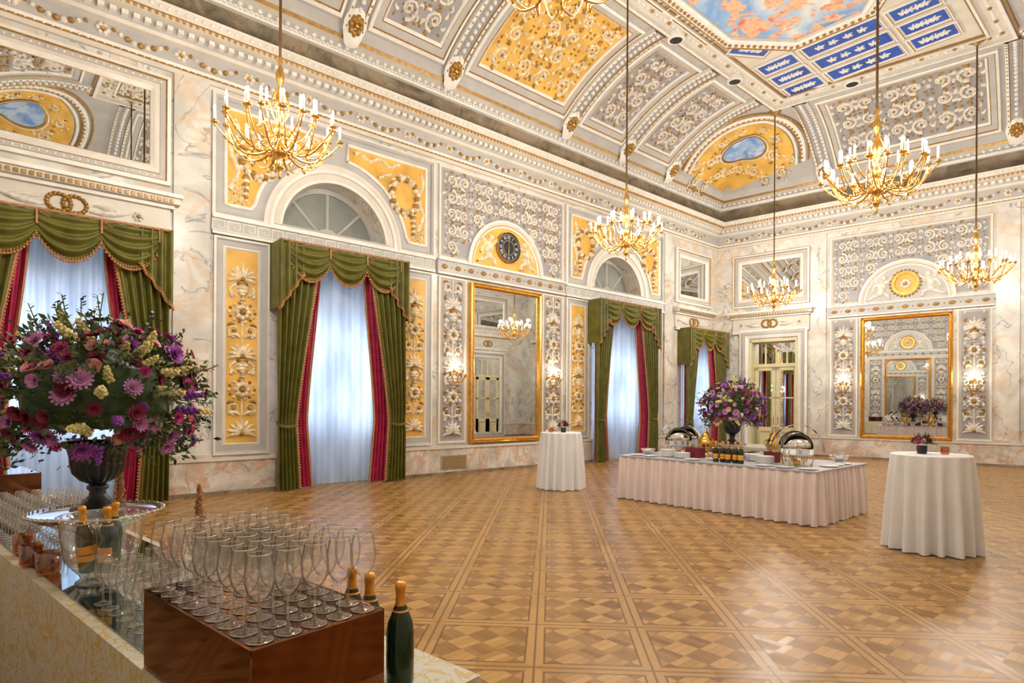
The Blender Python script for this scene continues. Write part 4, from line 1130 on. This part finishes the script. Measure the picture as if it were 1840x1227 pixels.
# votives
mb=MB(); lathe(mb,[(.001,0),(.038,0),(.045,.01),(.048,.09),(.045,.09),(.041,.014),(.001,.012)],20,(0,0,0),'amber'); VOT=mb.mesh('votive',True)
for s_,t_ in ((3.1,.09),(3.45,.06),(3.72,.08),(3.86,.62)):
    o=bpy.data.objects.new('votive_holder',VOT); COL.objects.link(o); o.location=TT(s_,t_,ZM); o.scale=(1.2,1.2,1.25); tag(o,'amber glass votive holder on the drinks table','candle holder',None,'amber votive holders')
def sprig(p,label,h=.36,col='fringe'):
    mb=MB(); rg=random.Random(5)
    lathe(mb,[(.001,0),(.03,0),(.035,.06),(.02,.09),(.018,.1)],12,(0,0,0),'amber')
    for k in range(260):
        t=k/260; a=k*2.4; r=.045*(1-t)+.006
        ball(mb,(r*cos(a)*rg.uniform(.3,1),r*sin(a)*rg.uniform(.3,1),.10+t*h),.008,col,5)
    o=mb.obj('dried_flower',label=label,cat='dried flower'); o.location=p
sprig(TT(4.25,.62,ZM),'russet dried astilbe plume in small vase'); sprig(TT(3.05,.60,ZM),'russet dried astilbe plume in small vase',.42)

# ------------------------------------------------------------------ centre buffet
BX0,BX1,BY0,BY1,BZ=4.87,8.23,8.52,10.40,.76
bc=((BX0+BX1)/2,(BY0+BY1)/2,0)
e=empty('buffet_table',bc,'large rectangular buffet table in pleated blush skirt','table')
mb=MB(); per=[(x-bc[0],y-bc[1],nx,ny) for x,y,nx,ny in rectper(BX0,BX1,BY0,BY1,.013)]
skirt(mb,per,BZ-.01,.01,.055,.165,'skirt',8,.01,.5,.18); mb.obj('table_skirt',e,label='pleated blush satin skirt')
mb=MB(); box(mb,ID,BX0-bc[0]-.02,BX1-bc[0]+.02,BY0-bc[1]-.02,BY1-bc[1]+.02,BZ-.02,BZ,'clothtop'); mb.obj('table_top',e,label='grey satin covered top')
arrangement(6.2,10.0,BZ+.205,'black urn of purple and pink flowers on the buffet',1.0,11)
compote(6.2,10.0,BZ,.21,.24,'silver footed stand under flower urn')
BZ+=.001
def chafing(x,y,rot,label,arch=.34):
    e=empty('chafing_dish',(x,y,BZ+.012),label,'chafing dish','silver roll-top chafing dishes'); e.rotation_euler=(0,0,rot)
    mb=MB(); lathe(mb,[(.001,.14),(.20,.14),(.225,.17),(.235,.24),(.245,.25),(.22,.25),(.2,.2),(.001,.19)],32,(0,0,0),'silver'); mb.obj('basin',e)
    mb=MB(); n=16
    P=[]
    for i in range(n+1):
        a=pi*i/n*.55+.0
        for j in range(17):
            b=pi*j/16; P.append((.23*cos(b),.23*sin(b)*cos(a),.25+.23*sin(b)*sin(a)))
    mb.add(P,[(i*17+j,i*17+j+1,(i+1)*17+j+1,(i+1)*17+j) for i in range(n) for j in range(16)],'silver'); mb.obj('roll_top_lid',e)
    mb=MB()
    lathe(mb,[(.19*max(.001,sin(pi*i/16)),.27-.14*cos(pi*i/16)) for i in range(9,17)],24,(0,0,0),'silver'); mb.obj('inner_dome',e)
    mb=MB()
    grid(mb,lambda s,t:(arch*cos(pi*s),-.04+.08*t,.20+arch*1.05*sin(pi*s)),28,1,'silver'); mb.obj('arch_handle',e)
    for a in range(4):
        an=a*pi/2+pi/4; mb=MB(); tube(mb,[(.19*cos(an),.19*sin(an),.18),(.24*cos(an),.24*sin(an),.10),(.21*cos(an),.21*sin(an),.012)],[.012,.010,.012],6,'brass'); ball(mb,(.21*cos(an),.21*sin(an),.006),.016,'brass',6); mb.obj('leg',e)
    mb=MB(); lathe(mb,[(.001,0),(.05,0),(.05,.06),(.03,.07),(.001,.07)],14,(0,0,0),'brass'); mb.obj('burner',e)
chafing(5.50,9.40,.75,'round silver roll-top chafing dish on buffet',.36); chafing(7.72,9.10,.75,'open round silver chafing dish near buffet corner',.38); chafing(7.35,9.85,.6,'round silver roll-top chafing dish on buffet',.28); chafing(5.25,10.05,.3,'round silver chafing dish on buffet',.27)
def samovar(x,y):
    mb=MB(); lathe(mb,[(.001,0),(.09,0),(.09,.02),(.04,.05),(.05,.08),(.11,.14),(.13,.22),(.11,.30),(.07,.34),(.08,.36),(.03,.42),(.015,.45),(.025,.48),(.001,.50)],24,(0,0,0),'brass')
    for sd in (-1,1): tube(mb,[(sd*(.11+.06*sin(pi*i/8)),0,.16+.15*i/8) for i in range(9)],.008,5,'brass')
    o=mb.obj('samovar',label='brass beverage urn with side handles on buffet',cat='samovar'); o.location=(x,y,BZ)
samovar(6.85,10.2); samovar(5.95,9.55)
for k in range(5):
    bottle((6.62+.105*k,8.72+.03*(k%2),BZ),-1.2,'champagne bottle with orange label on the buffet','champagne bottles on the buffet')
mb=MB(); lathe(mb,[(.001,0),(.07,0),(.13,.012),(.135,.016),(.13,.018),(.07,.006),(.001,.006)],28,(0,0,0),'china'); PLT=mb.mesh('plate')
def plates(x,y,n,label,group):
    for k in range(n):
        o=bpy.data.objects.new('dinner_plate',PLT); COL.objects.link(o); o.location=(x,y,BZ+k*.0085); tag(o,label,'plate',None,group)
plates(5.62,8.90,14,'white china plate in a stack on the buffet','stacked plates on the buffet'); plates(5.92,8.86,10,'white china plate in a stack on the buffet','stacked plates on the buffet')
plates(7.27,9.02,13,'white china plate in a stack on the buffet','stacked plates on the buffet'); plates(6.95,9.35,12,'white china plate in a stack on the buffet','stacked plates on the buffet')
for x,y in ((6.22,8.70),(6.45,8.98),(7.42,8.70),(7.72,8.68),(8.05,8.70),(5.1,8.72),(8.05,9.62),(8.05,9.92),(5.38,8.72),(8.08,9.34)): plates(x,y,1,'single white china plate on the buffet cloth','serving plates on the buffet')
for x,y,s in ((5.98,9.17,.13),(6.38,9.35,.13),(7.22,9.36,.10),(6.75,9.02,.11)):
    mb=MB(); 
    for k in range(5): grid(mb,lambda a,b:((a-.5)*s*2+.004*sin(b*9+k),(b-.5)*s*1.5,.022+.036*k+.006*sin(a*7+k)),8,8,'burg')
    skirt(mb,[(a*1,b*1,c,d) for a,b,c,d in rectper(-s,s,-s*.75,s*.75,.02)],.165,0.0,.003,.05,'burg',4)
    o=mb.obj('folded_napkin',label='stack of folded burgundy napkins on the buffet',cat='napkin',group='burgundy napkin stacks'); o.location=(x,y,BZ)
mb=MB(); lathe(mb,[(.001,0),(.05,0),(.06,.01),(.13,.07),(.15,.11),(.145,.11),(.12,.07),(.001,.02)],28,(0,0,0),'silver'); BW=mb.mesh('bowl')
for x,y,s in ((6.70,9.58,1),(6.98,9.72,.8),(7.9,10.2,1),(5.06,9.1,.9),(5.85,10.2,1),(6.62,9.95,.9)):
    o=bpy.data.objects.new('silver_bowl',BW); COL.objects.link(o); o.location=(x,y,BZ); o.scale=(s,)*3; tag(o,'polished silver serving bowl on the buffet','bowl',None,'silver bowls')
# posies
def posy(x,y):
    e=empty('flower_posy',(x,y,1.101),'small posy of red and green flowers in dark vase','flower vase','table posies')
    mb=MB(); lathe(mb,[(.001,0),(.045,0),(.05,.01),(.055,.09),(.05,.095),(.001,.08)],18,(0,0,0),'urn'); mb.obj('vase',e)
    rg=random.Random(int(x*10)); mb=MB()
    for k in range(260):
        d=Vector((rg.gauss(0,1),rg.gauss(0,1),abs(rg.gauss(0,1)))).normalized(); p=Vector((0,0,.11))+d*rg.uniform(.03,.12)
        sd=d.cross(Vector((rg.random(),rg.random(),1))).normalized(); L=.04
        mb.add([p[:],(p+d*L*.5+sd*.01)[:],(p+d*L)[:],(p+d*L*.5-sd*.01)[:]],[(0,1,2,3)],'leaf' if k%3 else 'leaf2',False)
    mb.obj('foliage',e,kind='stuff')
    for k in range(16):
        a=k*2.4; u=1-k/18; s=math.sqrt(max(0,1-u*u*.9)); p=Vector((.09*s*cos(a),.09*s*sin(a),.12+.07*u))
        child('blossom',FM[(2,8,3,5)[k%4]],e,Matrix.Translation(p)@(p-Vector((0,0,.08))).to_track_quat('Z','Y').to_matrix().to_4x4()@Matrix.Scale(.7,4))
posy(3.40,8.62); posy(9.52,8.25)
for x,y in ((3.25,8.42),(9.72,8.35)):
    o=bpy.data.objects.new('votive_holder',VOT); COL.objects.link(o); o.location=(x,y,1.101); tag(o,'amber glass votive holder on white table','candle holder',None,'amber votive holders')

# ------------------------------------------------------------------ world, camera
w=bpy.data.worlds.new('World'); scn.world=w; w.use_nodes=True
w.node_tree.nodes['Background'].inputs[0].default_value=(.75,.86,1,1); w.node_tree.nodes['Background'].inputs[1].default_value=.6
cd=bpy.data.cameras.new('camera'); cam=bpy.data.objects.new('camera',cd); COL.objects.link(cam); scn.camera=cam
cd.sensor_fit='HORIZONTAL'; cd.sensor_width=36; cd.lens=36*1085/1840; cd.shift_y=.0611; cd.clip_end=100; cd.clip_start=.05
cam.matrix_world=Matrix.Translation((11.64,0,1.65))@Matrix.Rotation(math.radians(48.6),4,'Z')@Matrix.Rotation(pi/2,4,'X')@Matrix.Rotation(math.radians(.35),4,'Z')
